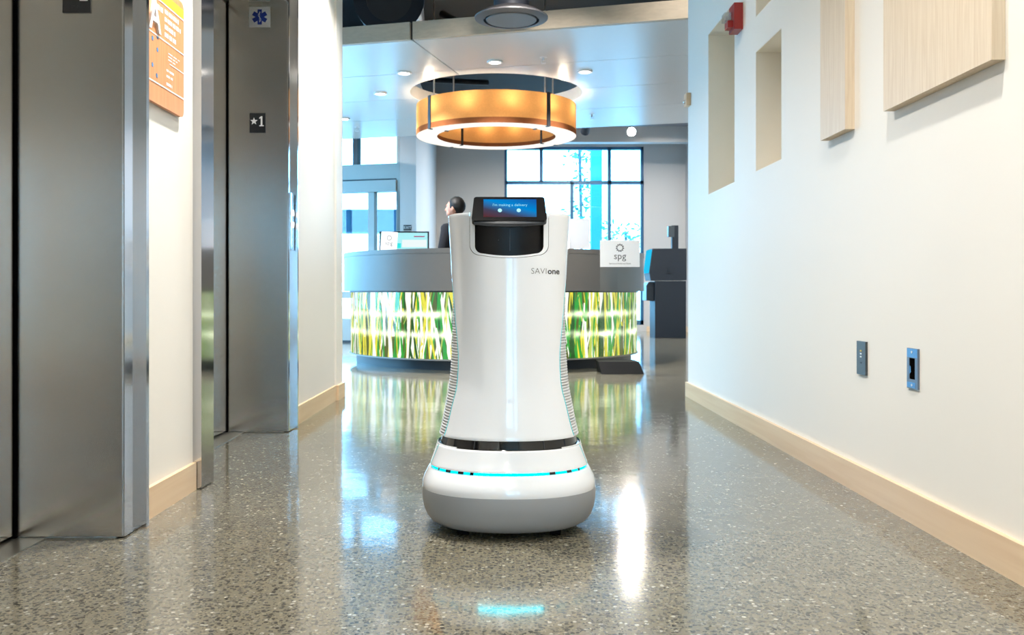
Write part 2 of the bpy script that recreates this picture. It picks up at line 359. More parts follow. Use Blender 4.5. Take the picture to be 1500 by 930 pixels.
floor_plate(X_at(113, 2.558), 2.558, 1.507, 'black plate cut off by the picture top on the near elevator jamb')
# star of life sticker
cx, yy, zz = X_at(380.5, 4.514), 4.514, zc(25, 4.514)
o = tag(empty('medical_star_sticker', (cx, yy, zz)), 'white square sticker with a blue medical star on elevator steel', 'sign')
BM().box((cx-.052, yy-.0015, zz-.05), (cx+.052, yy, zz+.05)).build('sticker_sheet', M['paper'], o)
b = BM()
for a in (0, PI/3, -PI/3):
    m = frame_m((cx, yy-.0016-.0001*a, zz), (1,0,0), (0,-1,0)) @ Matrix.Rotation(a, 4, 'Z')
    b.prism([(-.0105,-.037),(.0105,-.037),(.0105,.037),(-.0105,.037)], m, .0006)
b.build('six_armed_star', M['blue'], o)
BM().tube([(cx + .006*math.sin(t*2.2*PI), yy-.0035, zz-.024+t*.048) for t in [i/24 for i in range(25)]], .0016, 6).build('serpent', M['paper'], o)
BM().cyl((cx, yy-.003, zz-.026), (cx, yy-.003, zz+.026), .0014, n=8).build('staff', M['paper'], o)

# wooden information board between the elevators
o = tag(empty('information_board', (XL, 2.905, 1.26)), 'wooden information board with a large raised letter A between the elevators', 'sign')
y0, y1, z0, z1 = 2.735, 3.058, 1.262, 1.64; xs = XL+.018
def rrect(w, h, r, n=5):
    P = []
    for (sx, sy, a) in ((1,1,0),(-1,1,PI/2),(-1,-1,PI),(1,-1,1.5*PI)):
        for i in range(n+1): P.append((sx*(w/2-r)+r*math.cos(a+i*PI/2/n), sy*(h/2-r)+r*math.sin(a+i*PI/2/n)))
    return P
m = frame_m((XL+.006, (y0+y1)/2, (z0+z1)/2), (0,1,0), (1,0,0))
BM().prism(rrect(y1-y0, z1-z0, .022), m, .012).build('board', M['plank'], o)
def strip(ya, yb, za, zb, name, mt, t=.0012):
    return BM().box((xs, ya, za), (xs+t, yb, zb)).build(name, mt, o)
strip(y0+.001, y1-.001, z1-.052, z1-.022, 'yellow_band', M['plank_top'], .0008)
for zz in (z1-.058, z1-.172, z0+.06): strip(y0+.002, y1-.002, zz, zz+.0045, 'white_rule', M['char'])
strip(y0+.19, y1-.002, z0+.145, z0+.148, 'white_rule', M['char'])
text('raised_letter', 'A', .135, frame_m((xs+.003, y0+.012, z1-.162), (0,1,0), (1,0,0)), M['char'], o, offset=.002, extrude=.004)
random.seed(3)
def words(ya, yb, z, h):
    b = BM(); q = ya
    while q < yb:
        wl_ = random.uniform(.018, .042); e = min(q+wl_, yb); b.box((xs, q, z), (xs+.0008, e, z+h)); q = e+.007
    return b.build('text_line', M['char'], o)
words(y0+.085, y0+.135, z1-.088, .016); words(y0+.15, y1-.05, z1-.083, .014); words(y0+.15, y1-.03, z1-.107, .014); words(y0+.15, y1-.08, z1-.131, .014); words(y0+.15, y1-.075, z1-.155, .014)
for i in range(3): words(y0+.18, y1-.04-.02*i, z0+.176-.010*i, .004)
words(y0+.165, y0+.23, z0+.118, .007); words(y0+.165, y0+.22, z0+.1, .007); words(y0+.165, y0+.215, z0+.074, .009)
for (dy, dz) in ((.05, .19), (.09, .165), (.05, .11), (.085, .085), (.09, .205)):
    BM().prism(star(.008, .005, 7), frame_m((xs, y0+dy, z0+dz), (0,1,0), (1,0,0)), .001).build('blue_mark', M['tape'], o)

# ------------------------------------------------------------------ right wall things
XFp = XR - .034
def wood_panel(y0, y1, z0, z1, label):
    return tag(BM().box((XFp, y0, z0), (XR-.0005, y1, z1)).bevel(.0012, 1).build('wood_panel', M['ash'], None), label, 'wall panel', 'wood panels on the right wall')
wood_panel(3.204, 3.453, 1.252, 2.45, 'narrow pale wood panel on the wall beside the tall niche openings')
wood_panel(2.241, 2.88, 1.249, 2.6, 'wide pale wood panel on the white wall at top right')
o = tag(empty('fire_alarm', (XR, 4.77, 2.02)), 'red fire alarm with clear strobe mounted between two wall niches', 'fire alarm')
BM().box((XR-.045, 4.70, 2.03), (XR, 4.81, 2.165)).bevel(.006, 2).build('housing', M['red'], o)
BM().box((XR-.072, 4.725, 2.045), (XR-.045, 4.79, 2.08)).bevel(.004, 2).build('horn_grille', M['red'], o)
BM().box((XR-.085, 4.735, 2.085), (XR-.045, 4.80, 2.125)).bevel(.01, 3).build('strobe_lens', M['clear'], o)
BM().cyl((XR-.075, 4.767, 2.105), (XR-.046, 4.767, 2.105), .01, n=12).build('flash_tube', M['silver'], o)
o = tag(empty('switch_plate', (XR, 3.128, .405)), 'dark grey wall plate with tiny white indicators, left of the blue one', 'wall plate')
BM().box((XR-.008, 3.09, .405), (XR, 3.166, .518)).bevel(.0025, 2).build('cover', M['slate'], o)
for z, mt in ((.486, M['plank_top']), (.476, M['char']), (.466, M['char']), (.446, M['black'])):
    BM().box((XR-.0092, 3.122, z-.0025), (XR-.008, 3.134, z+.0025)).build('indicator', mt, o)
o = tag(empty('wall_bracket', (XR, 2.74, .395)), 'open metal wall box with blue protective film and black opening', 'wall plate')
b = BM().box((XR-.006, 2.704, .397), (XR, 2.776, .425)).box((XR-.006, 2.704, .488), (XR, 2.776, .517)).box((XR-.006, 2.704, .425), (XR, 2.722, .488)).box((XR-.006, 2.76, .425), (XR, 2.776, .488))
b.build('bracket_plate', M['bracket'], o)
BM().box((XR-.004, 2.722, .425), (XR-.001, 2.76, .488)).build('opening', M['void'], o)
BM().box((XR-.0068, 2.706, .49), (XR-.006, 2.774, .516)).build('film_top', M['tape'], o)
BM().box((XR-.0068, 2.72, .4), (XR-.006, 2.774, .416)).build('film_bottom', M['tape'], o)
BM().prism([(0,0),(.008,.006),(.006,.022),(0,.026)], frame_m((XR-.0045, 2.76, .44), (0,-1,0), (-1,0,0)), .0006).build('film_scrap', M['tape'], o)
for z in (.408, .506): BM().cyl((XR-.0085, 2.74, z), (XR-.006, 2.74, z), .004, n=10).build('screw', M['silver'], o)
o = tag(empty('wall_sensor', (XR, YE-.05, 1.95)), 'small beige motion sensor at the far end of the right wall', 'sensor')
BM().box((XR-.03, YE-.09, zc(158, YE)), (XR, YE-.02, zc(140, YE))).bevel(.005, 2).build('sensor_body', M['maple'], o)
BM().sphere((XR-.03, YE-.055, zc(152, YE)), .014, 12, 8).build('sensor_lens', M['clear'], o)

# ------------------------------------------------------------------ downlights in the corridor ceiling
def area(parent, loc, power, size, col=LAMP_WARM, spread=2.4, rot=(0,0,0)):
    l = bpy.data.lights.new('lamp_light', 'AREA'); l.shape = 'DISK'; l.size = size; l.energy = power; l.color = col; l.spread = spread
    o = bpy.data.objects.new('lamp_light', l); C.objects.link(o); o.location = loc; o.rotation_euler = rot
    if parent: adopt(o, parent)
    return o
def downlight(x, y, z, r, label, group, power, size=None, spread=2.4, rot=(0,0,0), col=LAMP_WARM, lens=None):
    o = tag(empty('recessed_downlight', (x, y, z)), label, 'downlight', group)
    BM().lathe([(r*.84, -.002), (r*1.12, -.002), (r*1.16, 0.001), (r*1.0, .03), (r*.84, .03)], (x, y, z-.001), 32, True).build('trim_ring', M['white2'], o, SM)
    BM().cyl((x, y, z+.004), (x, y, z+.012), r*.85, n=32).build('lens', lens or M['lamp_lens'], o)
    if power: area(o, (x, y, z-.006), power, size or r*1.6, col, spread, rot)
    return o
CL = 'round recessed downlight in the corridor ceiling above the picture'
for (x, y, p) in ((.62, 1.95, 28), (.5, 4.3, 5), (-.55, 2.95, 48), (-.62, 5.35, 36), (-.2, .6, 18), (.0, -1.3, 38), (-.1, -3.4, 48)):
    downlight(x, y, CEIL_H-.012, .075, CL, 'corridor downlights out of view', p)

downlight(.15, 5.8, CEIL_H-.012, .075, CL, 'corridor downlights out of view', 34, spread=1.7, rot=(math.radians(52), 0, 0))  # unseen lamp added and tilted to brighten the desk front

# ------------------------------------------------------------------ lobby canopy (ceiling panels, turned 15 degrees)
CZ = 2.74; LX, LY = -.077, 9.5; HOLE = .89
cu_, su_ = math.cos(math.radians(15.2)), math.sin(math.radians(15.2))
P0 = Vector((-.74, 7.5, 0)); U = Vector((cu_, -su_, 0)); V = Vector((su_, cu_, 0))
CM = Matrix(((U.x, V.x, 0, P0.x), (U.y, V.y, 0, P0.y), (0, 0, 1, 0), (0, 0, 0, 1)))
canopy = st(empty('ceiling_canopy', (P0.x, P0.y, CZ)))
vs = [0.0, 1.04, 2.1, 3.13, 4.27]; us = [-3.05, 0.0, 2.9]
for i in range(4):
    for j in range(2):
        p = BM().box((us[j]+.006, vs[i]+.005, CZ), (us[j+1]-.006, vs[i+1]-.005, CZ+.02), CM).build('ceiling_panel', M['canopy'], canopy)
        lo = [CM @ Vector((u, v, 0)) for u in (us[j], us[j+1]) for v in (vs[i], vs[i+1])]
        boolean(p, BM().cyl((LX, LY, CZ-.5), (LX, LY, CZ+.5), HOLE, n=96).build('cut', M['canopy']))
bk = BM().box((us[0], .01, CZ+.022), (us[2], vs[4]-.01, CZ+.05), CM).build('backing_board', M['black'], canopy)
boolean(bk, BM().cyl((LX, LY, CZ-.5), (LX, LY, CZ+.5), HOLE, n=96).build('cut', M['black']))
for j, (a, b_) in enumerate(((us[0], -.012), (.012, us[2]))):
    BM().box((a, -.04, CZ), (b_, -.002, CZ+.14), CM).build('fascia_board', M['fascia'], canopy)
BM().box((-.03, -.01, CZ+.005), (.03, -.002, CZ+.135), CM).build('fascia_gap', M['black'], canopy)
BM().lathe([(HOLE-.006, 0), (HOLE, 0), (HOLE, .13), (HOLE-.006, .13)], (LX, LY, CZ), 96, True).build('opening_collar', M['canopy'], canopy, SM)
# recessed downlights in the canopy
for (px, py, lb, pw) in ((592, 108, 'left of the round lamp nearest the fascia', 60), (725, 92, 'straight above the round pendant lamp', 60), (857, 106, 'to the right of the round pendant lamp', 60), (557, 138, 'left of the lamp and second from the left', 100), (504, 175, 'by the left corridor wall edge, leftmost', 100)):
    Y = (CZ-.012-H)*F/(VY-py)
    downlight((px-VX)*Y/F, Y, CZ-.01, .062, 'round ceiling downlight ' + lb, 'canopy downlights', pw, spread=1.9)
for (x, y) in ((1.4, 12.4), (2.6, 12.4), (-2.6, 11.0), (.4, 14.3), (2.6, 14.6), (-1.3, 6.55), (1.35, 6.4)):  # unseen lamps added to brighten the lobby walls and desk
    downlight(x, y, LOB_H-.012, .08, 'added unseen downlight in the dark lobby ceiling above the canopy', 'added lobby ceiling downlights out of view', 75 if y > 7 else 12, spread=2.6 if y > 7 else 1.6)
def sprinkler(px, py, label):
    Y = (CZ-H)*F/(VY-py); x = (px-VX)*Y/F
    o = tag(empty('fire_sprinkler', (x, Y, CZ)), label, 'sprinkler', 'ceiling sprinklers')
    BM().lathe([(.0, -.004), (.032, -.003), (.034, 0), (0, 0)], (x, Y, CZ), 20).build('escutcheon', M['silver'], o, SM)
    BM().cyl((x, Y, CZ-.03), (x, Y, CZ-.003), .009, n=10).build('sprinkler_body', M['silver'], o)
    BM().box((x-.02, Y-.003, CZ-.05), (x-.015, Y+.003, CZ-.02)).build('yoke_arm', M['silver'], o); BM().box((x+.015, Y-.003, CZ-.05), (x+.02, Y+.003, CZ-.02)).build('yoke_arm', M['silver'], o)
    BM().cyl((x, Y, CZ-.053), (x, Y, CZ-.05), .024, n=12).build('deflector', M['silver'], o)
sprinkler(796, 84, 'small sprinkler head in the ceiling panel nearest the round air diffuser')
sprinkler(867, 168, 'small sprinkler head right of the pendant lamp near the window')
sprinkler(523, 186, 'small sprinkler head over the glass entrance at left')
# pipes, duct, diffuser above the fascia
o = tag(empty('air_duct', (-1.02, 8, 3.3)), 'fat dark round air duct above the left fascia board', 'duct')
dx, dz = X_at(572, 8.2), 3.27
BM().cyl((dx, 8.2, dz), (dx-.15, 10.6, dz+.05), .29, n=40, cap=True).build('duct_run', M['duct'], o, SM)
BM().lathe([(.2, 0), (.31, 0), (.31, .06), (.2, .06)], (0, 0, 0), 40, True).build('duct_collar', M['duct'], o, SM).matrix_local = Matrix.Translation((dx+1.02, .15, dz-3.3)) @ Matrix.Rotation(PI/2, 4, 'X')
BM().cyl((dx, 8.13, dz), (dx, 8.19, dz), .2, n=40).build('duct_face', M['duct_face'], o)
for (a, b_, lb) in (((-3.4, 10.75, 3.3), (-.2, 11.9, 3.4), 'thin dark pipe crossing behind the round duct'), ((-.62, 9.3, 3.5), (-.2, 8.3, 3.02), 'slanted dark brace left of the round diffuser')):
    tag(BM().cyl(a, b_, .035, n=12).build('ceiling_pipe', M['black'], None, SM), lb, 'pipe')
tag(BM().box((-4.2, 10.62, 3.44), (3.2, 10.72, 3.69)).build('ceiling_beam', M['black']), 'long black ceiling beam across the top above the fascia', 'beam')
tag(BM().box((LBX1-1.6, 13.2, 3.15), (LBX1-.02, 13.6, 3.4)).bevel(.03, 2).build('air_duct_branch', M['duct']), 'dark rectangular duct at the top right over the kiosk', 'duct')
Yd = 6.62; xd, zd = X_at(749, Yd), zc(30, Yd)
o = tag(empty('air_diffuser', (xd, Yd, zd)), 'round grey ceiling air diffuser hanging in front of the fascia', 'air diffuser')
BM().lathe([(.2, .0), (.262, .012), (.264, .022), (.2, .06), (.135, .085), (.128, .085), (.19, .05), (.22, .02), (.2, .006)], (xd, Yd, zd), 64, True).build('flared_rim', M['duct_face'], o, SM)
BM().lathe([(0, -.004), (.178, -.002), (.182, .004), (.17, .012), (0, .012)], (xd, Yd, zd), 64).build('centre_disc', mat('disc_grey', s2l((98, 95, 95)), .5, var=.03), o, SM)
BM().lathe([(.185, .02), (.2, .02), (.2, .03), (.185, .03)], (xd, Yd, zd), 48, True).build('slot_ring', M['black'], o, SM)
BM().cyl((xd, Yd, zd+.08), (xd, Yd, LOB_H), .127, n=40).build('neck_duct', M['duct'], o, SM)
BM().cyl((xd, Yd, zd+.01), (xd, Yd, zd+.08), .02, n=10).build('hanger', M['duct'], o)

# ------------------------------------------------------------------ pendant ring lamp
lamp = tag(empty('pendant_lamp', (LX, LY, 2.29)), 'large round pendant lamp with amber fabric ring and white underside', 'pendant lamp')
LZ0, LZ1 = 2.292, 2.605; RO, RI = .82, .61
def fabric(name, c, tr):
    m = bpy.data.materials.new(name); m.use_nodes = True; nt = m.node_tree; nt.nodes.clear()
    tc = nt.nodes.new('ShaderNodeTexCoord'); n = nt.nodes.new('ShaderNodeTexNoise'); n.inputs['Scale'].default_value = 60; n.inputs['Detail'].default_value = 5
    r = nt.nodes.new('ShaderNodeValToRGB'); r.color_ramp.elements[0].color = (*[v*.8 for v in c], 1); r.color_ramp.elements[1].color = (*c, 1)
    nt.links.new(tc.outputs['Object'], n.inputs['Vector']); nt.links.new(n.outputs['Fac'], r.inputs['Fac'])
    d = nt.nodes.new('ShaderNodeBsdfDiffuse'); t = nt.nodes.new('ShaderNodeBsdfTranslucent'); mx = nt.nodes.new('ShaderNodeMixShader'); mx.inputs[0].default_value = tr
    o_ = nt.nodes.new('ShaderNodeOutputMaterial'); nt.links.new(r.outputs[0], d.inputs[0]); nt.links.new(r.outputs[0], t.inputs[0])
    nt.links.new(d.outputs[0], mx.inputs[1]); nt.links.new(t.outputs[0], mx.inputs[2]); nt.links.new(mx.outputs[0], o_.inputs[0]); return m
M['amber'] = fabric('amber_fabric', s2l((216, 160, 98)), .5)
M['amber_d'] = fabric('amber_hem', s2l((128, 78, 48)), .25)
M['diffuser'] = emis('white_diffuser', (1.0, .97, .9), 1.15)
BM().lathe([(RO, .055), (RO, LZ1-LZ0)], (LX, LY, LZ0), 128).build('outer_shade', M['amber'], lamp, SM)
BM().lathe([(RO+.002, 0), (RO+.002, .055)], (LX, LY, LZ0), 128).build('outer_hem', M['amber_d'], lamp, SM)
BM().lathe([(RI, .04), (RI, LZ1-LZ0-.03)], (LX, LY, LZ0), 128).build('inner_shade', M['amber'], lamp, SM)
BM().lathe([(RI-.002, 0), (RI-.002, .04)], (LX, LY, LZ0), 128).build('inner_hem', M['amber_d'], lamp, SM)
BM().lathe([(RI, 0), (RO, 0), (RO, .004), (RI, .004)], (LX, LY, LZ0), 128, True).build('diffuser_ring', M['diffuser'], lamp, SM)
for kx in range(4):
    a = math.radians(-52 + 90*kx)
    ca, sa = math.cos(a), math.sin(a)
    m = Matrix.Translation((LX, LY, 0)) @ Matrix.Rotation(a, 4, 'Z')
    BM().box((RO+.001, -.022, LZ0-.004), (RO+.008, .022, LZ1+.01), m).build('strap', M['black'], lamp)
    BM().box((RI-.008, -.014, LZ0-.004), (RI-.001, .014, LZ1-.03), m).build('strap', M['black'], lamp)
    BM().box((RI-.008, -.012, LZ0-.008), (RI+.03, .012, LZ0-.0005), m).build('strap_foot', M['black'], lamp)
    BM().box((RO-.03, -.012, LZ0-.008), (RO+.008, .012, LZ0-.0005), m).build('strap_foot', M['black'], lamp)
    BM().cyl(m @ Vector((RO-.05, 0, LZ1)), m @ Vector((RO-.05, 0, 3.69)), .008, n=8).build('hanging_rod', M['alu'], lamp)
def point(parent, loc, power, r, col):
    l = bpy.data.lights.new('bulb_light', 'POINT'); l.energy = power; l.shadow_soft_size = r; l.color = col
    o = bpy.data.objects.new('bulb_light', l); C.objects.link(o); o.location = loc; adopt(o, parent)
bulbm = emis('bulb_glass', (1, .8, .5), 12)
for i in range(12):
    a = 2*PI*(i+.35)/12; p = (LX+.715*math.cos(a), LY+.715*math.sin(a), LZ0+.2)
    BM().sphere(p, .022, 10, 8).build('bulb', bulbm, lamp, SM)
    point(lamp, (p[0], p[1], p[2]+.03), 3.6, .03, (1, .84, .6))

# ------------------------------------------------------------------ back window
wn = st(empty('window_1', (1.25, YB, 0)))
tr_z = zc(267, YB)
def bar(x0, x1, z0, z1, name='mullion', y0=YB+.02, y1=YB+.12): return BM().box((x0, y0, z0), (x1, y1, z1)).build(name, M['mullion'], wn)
xw = lambda px: (px-VX)*k
hwm = .03
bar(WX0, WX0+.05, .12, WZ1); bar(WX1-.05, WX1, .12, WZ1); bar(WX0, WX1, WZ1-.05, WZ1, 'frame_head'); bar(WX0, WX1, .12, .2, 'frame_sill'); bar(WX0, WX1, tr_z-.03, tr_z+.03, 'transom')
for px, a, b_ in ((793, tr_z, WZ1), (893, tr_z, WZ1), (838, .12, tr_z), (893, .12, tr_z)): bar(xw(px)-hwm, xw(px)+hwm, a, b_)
for a, b_, z0, z1 in ((739,793,tr_z,WZ1),(793,893,tr_z,WZ1),(893,943,tr_z,WZ1),(739,838,.15,tr_z),(838,893,.15,tr_z),(893,943,.15,tr_z)):
    BM().box((xw(a), YB+.065, z0), (xw(b_), YB+.071, z1)).build('pane', M['glass'], wn)
d4 = st(empty('door_4', (.175, -5.1, 0)))          # unseen glazed door added behind the camera for light streaks on the robot
for (a, b_, z0, z1) in ((-.3, -.22, 0, 2.15), (.42, .5, 0, 2.15), (-.22, .42, 2.05, 2.15), (-.22, .42, 0, .14)): BM().box((a, -5.14, z0), (b_, -5.06, z1)).build('door_rail', M['alu'], d4)
BM().box((-.22, -5.103, .14), (.42, -5.097, 2.05)).build('pane', M['tinted'], d4)
BM().box((.72, -5.103, .1), (1.02, -5.097, 2.15)).build('side_pane', M['tinted'], d4)  # added sidelight, gives the robot a second reflected streak
w2 = st(empty('added_side_window', (LBX0, 10.2, 0)))  # unseen side window added to throw daylight on the canopy
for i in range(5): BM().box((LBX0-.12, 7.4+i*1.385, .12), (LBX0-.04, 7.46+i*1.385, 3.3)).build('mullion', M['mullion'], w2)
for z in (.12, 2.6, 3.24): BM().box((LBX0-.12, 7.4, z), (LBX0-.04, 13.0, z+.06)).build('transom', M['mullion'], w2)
for i in range(4): BM().box((LBX0-.083, 7.46+i*1.385, .18), (LBX0-.077, 7.4+(i+1)*1.385, 3.24)).build('pane', M['glass'], w2)
portal((LBX0-.21, 10.2, 1.7), (0, -PI/2, 0), 3.2, 5.6)
# ------------------------------------------------------------------ glass entrance at left (turned like the canopy)
en = st(empty('door_3', (-1.42, 12.6, 0)))
EM = Matrix(((-U.x, V.x, 0, -1.42), (-U.y, V.y, 0, 12.6), (0,0,1,0), (0,0,0,1)))    # local x runs left along the front
def sx(px):   # local x for a picture column
    q = (px-VX)/F; return (-1.42 - q*12.6)/(U.x + q*U.y) if False else (q*12.6+1.42)/(-U.x - q*U.y)
def ebar(a, b_, z0, z1, name, mt=M['alu'], y0=0, y1=.12): return BM().box((a, y0, z0), (b_, y1, z1), EM).build(name, mt, en)
z_ = lambda py: zc(py, 12.7)
ebar(0, .05, 0, LOB_H, 'frame_post'); ebar(2.9, 3.0, 0, LOB_H, 'frame_post')
ebar(.05, 2.9, z_(262), z_(240), 'transom_beam'); ebar(.05, 2.9, z_(264.5), z_(262), 'shadow_gap', M['black'], .01, .1); ebar(.05, 2.9, z_(281), z_(264.5), 'door_header', M['alu'], -.03, .14)
ebar(.05, 2.9, z_(170), LOB_H, 'frame_head')
ebar(sx(518), sx(510), z_(240), z_(170), 'mullion', M['black']); ebar(sx(518)+1.2, sx(510)+1.2, z_(240), z_(170), 'mullion', M['black'])
ebar(sx(545), sx(535), .05, z_(281), 'door_stile'); ebar(sx(586), sx(580), .05, z_(281), 'door_stile')
ebar(1.75, 1.85, .05, z_(281), 'door_stile')
ebar(.05, 2.9, z_(437), z_(427), 'push_rail'); ebar(.05, 2.9, .03, z_(467), 'kick_plate'); ebar(.05, 2.9, 0, .028, 'threshold', M['black'])
ebar(.05, 2.9, z_(240), z_(170), 'pane', M['glass'], .05, .056); ebar(.05, 2.9, z_(467), z_(281), 'pane', M['glass'], .05, .056)
portal(EM @ Vector((1.5, .2, 1.6)), (-PI/2, 0, -math.radians(15.2)), 2.9, 3.0)
# ------------------------------------------------------------------ outside
M['ground'] = mat('outdoor_paving', s2l((176, 182, 184)), .8, var=.05)
st(BM().box((-30, YB+.25, -.12), (30, 60, -.02)).box((LBX0-.32, -30, -.12), (30, -5.31, -.02)).box((-30, -30, -.12), (LBX0-.31, YB+.25, -.02)).box((LBX0-.3, YB-.2, -.1), (-1.5, YB+.25, -.02)).build('ground_outside', M['ground']))
M['post_glow'] = mat('outdoor_cyan_glow', s2l((14, 120, 132)), .7, var=.04); M['leaf'] = mat('leaf_cyan_glow', s2l((24, 128, 132)), .6, var=.3, vscale=6); M['bark'] = mat('bark', s2l((70, 90, 96)), .8, var=.2)  # cyan window glow put into the post and leaf colours
Yo = 19.0
tag(BM().box((X_at(866, Yo), Yo, -.02), (X_at(882, Yo), Yo+.25, 6)).bevel(.02, 1).build('outdoor_post', M['post_glow']), 'tall post with painted cyan daylight glow standing outside behind the back window', 'post')
def tree(x, y, zb, h, spread, n, label, seed, zlo):
    random.seed(seed); o = tag(empty('tree', (x, y, 0)), label, 'tree', 'trees outside the back window')
    BM().tube([(x, y, -.02), (x+.03, y, h*.4), (x-.02, y+.03, h*.9)], .035, 8).build('trunk', M['bark'], o, SM)
    b = BM()
    for i in range(n):
        c = Vector((x+random.gauss(0, spread), y+random.gauss(0, spread), random.uniform(zlo, h)))
        d = Vector((random.uniform(-1,1), random.uniform(-1,1), random.uniform(-.6,.4))).normalized(); e = d.orthogonal().normalized(); s_ = random.uniform(.05, .1)
        vv = [b.bm.verts.new(c+q) for q in (-d*s_, e*s_*.5+Vector((0,0,.01)), d*s_, -e*s_*.5)]
        b.bm.faces.new(vv)
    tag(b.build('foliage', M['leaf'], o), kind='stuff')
tree(X_at(850, 20), 20, 0, 4.6, .16, 240, 'slim young tree outside the window beside the tall post', 4, 2.2)
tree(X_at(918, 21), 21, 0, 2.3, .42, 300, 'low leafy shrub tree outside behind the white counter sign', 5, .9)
tag(BM().box((X_at(350, 16), 15.2, z_(322)), (-1.5, 15.7, z_(295)+.12)).build('outdoor_canopy_beam', mat('outdoor_beam', s2l((40, 90, 120)), .7, var=.05)), 'blue grey beam outside above the glass entrance doors', 'beam')

# ------------------------------------------------------------------ track spots by the window
def spot(px, py, Y, label, hot, aim):
    x, z = X_at(px, Y), zc(py, Y); o = tag(empty('track_spotlight', (x, Y, z)), label, 'spotlight', 'spotlights near the window')
    d = (Vector(aim) - Vector((x, Y, z))).normalized(); p = Vector((x, Y, z))
    BM().cyl(p, p - d*.16, .075, .06, 24).build('lamp_head', M['duct'], o, SM)
    BM().cyl(p + d*.001, p + d*.006, .066, n=24).build('lens', M['spot_lens'] if hot else M['lamp_lens'], o)
    BM().cyl(p - d*.1, Vector(((p-d*.1).x, (p-d*.1).y, LOB_H)), .014, n=10).build('stem', M['duct'], o)
    l = bpy.data.lights.new('spot_light', 'SPOT'); l.energy = 260 if hot else 120; l.spot_size = 1.1; l.spot_blend = .6; l.color = (1, .93, .84); l.shadow_soft_size = .06
    q = bpy.data.objects.new('spot_light', l); C.objects.link(q); q.location = p + d*.02; q.rotation_euler = d.to_track_quat('-Z', 'Y').to_euler(); adopt(q, o)
spot(925, 193, 14.6, 'dazzling white spotlight above the right side of the window', True, (.9, 6.5, 0.4))
spot(857, 193, 14.6, 'smaller dim spotlight beside the pendant lamp rim', False, (1.2, 15.8, 2.6))

# ------------------------------------------------------------------ reception desk
DCX, DCY = -.1, 9.5; RC, RP, RT = 1.53, 1.465, 1.4
desk = tag(empty('reception_desk', (DCX, DCY, 0)), 'round reception desk with glowing green grass panel and grey counter', 'reception desk')
A0, A1 = PI*.93, PI*2.07
BM().lathe([(1.1, 1.035), (RC, 1.035), (RC, 1.077), (1.1, 1.077)], (DCX, DCY, 0), 96, True, A0, A1).build('counter_top', M['counter'], desk, SM)
BM().lathe([(1.12, .705), (RC-.004, .705), (RC-.004, 1.034), (1.12, 1.034)], (DCX, DCY, 0), 96, True, A0, A1).build('counter_band', M['counter'], desk, SM)
BM().lathe([(.75, .70), (1.12, .70), (1.12, .735), (.75, .735)], (DCX, DCY, 0), 64, True, A0, A1).build('work_surface', M['counter'], desk, SM)
BM().lathe([(1.05, 0), (RT, 0), (RT, .09), (1.05, .09)], (DCX, DCY, 0), 96, True, A0, A1).build('toe_kick', M['toe'], desk, SM)
BM().lathe([(RP-.06, .088), (RP+.004, .088), (RP+.004, .1), (RP-.06, .1)], (DCX, DCY, 0), 96, True, A0, A1).build('panel_rail', M['alu'], desk, SM)
BM().lathe([(RP-.06, .692), (RP+.004, .692), (RP+.004, .704), (RP-.06, .704)], (DCX, DCY, 0), 96, True, A0, A1).build('panel_rail', M['toe'], desk, SM)
def backlit(name, c, s0):
    """backlit resin: steady glow plus two rows of LEDs at fixed heights"""
    m = bpy.data.materials.new(name); m.use_nodes = True; nt = m.node_tree; nt.nodes.clear(); L = nt.links
    g = nt.nodes.new('ShaderNodeNewGeometry'); sp = nt.nodes.new('ShaderNodeSeparateXYZ'); L.new(g.outputs['Position'], sp.inputs[0])
    def mth(op, a, b_=None):
        n = nt.nodes.new('ShaderNodeMath'); n.operation = op
        for i, v in enumerate((a, b_)):
            if v is None: continue
            if isinstance(v, (int, float)): n.inputs[i].default_value = v
            else: L.new(v, n.inputs[i])
        return n.outputs[0]
    def row(z0):
        d = mth('DIVIDE', mth('SUBTRACT', sp.outputs[2], z0), .026); return mth('POWER', 2.718, mth('MULTIPLY', mth('MULTIPLY', d, d), -1.0))
    ns = nt.nodes.new('ShaderNodeTexNoise'); ns.inputs['Scale'].default_value = 9; ns.inputs['Detail'].default_value = 1; L.new(g.outputs['Position'], ns.inputs['Vector'])
    led = mth('MULTIPLY', mth('ADD', row(.495), row(.315)), mth('MULTIPLY', mth('POWER', ns.outputs['Fac'], 2.5), 11.0))
    e = nt.nodes.new('ShaderNodeEmission'); e.inputs[0].default_value = (*c, 1); e.inputs[1].default_value = s0
    ew = nt.nodes.new('ShaderNodeEmission'); ew.inputs[0].default_value = (.95, 1, .7, 1); L.new(mth('MULTIPLY', led, .55), ew.inputs[1])
    a2 = nt.nodes.new('ShaderNodeAddShader'); L.new(e.outputs[0], a2.inputs[0]); L.new(ew.outputs[0], a2.inputs[1])
    gl = nt.nodes.new('ShaderNodeBsdfGlossy'); gl.inputs['Roughness'].default_value = .1; gl.inputs[0].default_value = (.04, .04, .04, 1)
    ad = nt.nodes.new('ShaderNodeAddShader'); o_ = nt.nodes.new('ShaderNodeOutputMaterial'); L.new(a2.outputs[0], ad.inputs[0]); L.new(gl.outputs[0], ad.inputs[1]); L.new(ad.outputs[0], o_.inputs[0]); return m
bcol = {'white': backlit('grass_white', (1, 1, .86), 1.25), 'yellow': backlit('grass_yellow', s2l((238, 228, 66)), 1.15), 'green': backlit('grass_green', s2l((62, 178, 66)), 1.0),
        'dark': backlit('grass_dark', s2l((58, 112, 52)), .8), 'lime': backlit('grass_lime', s2l((196, 214, 96)), 1.1)}
back_r = RP - .014
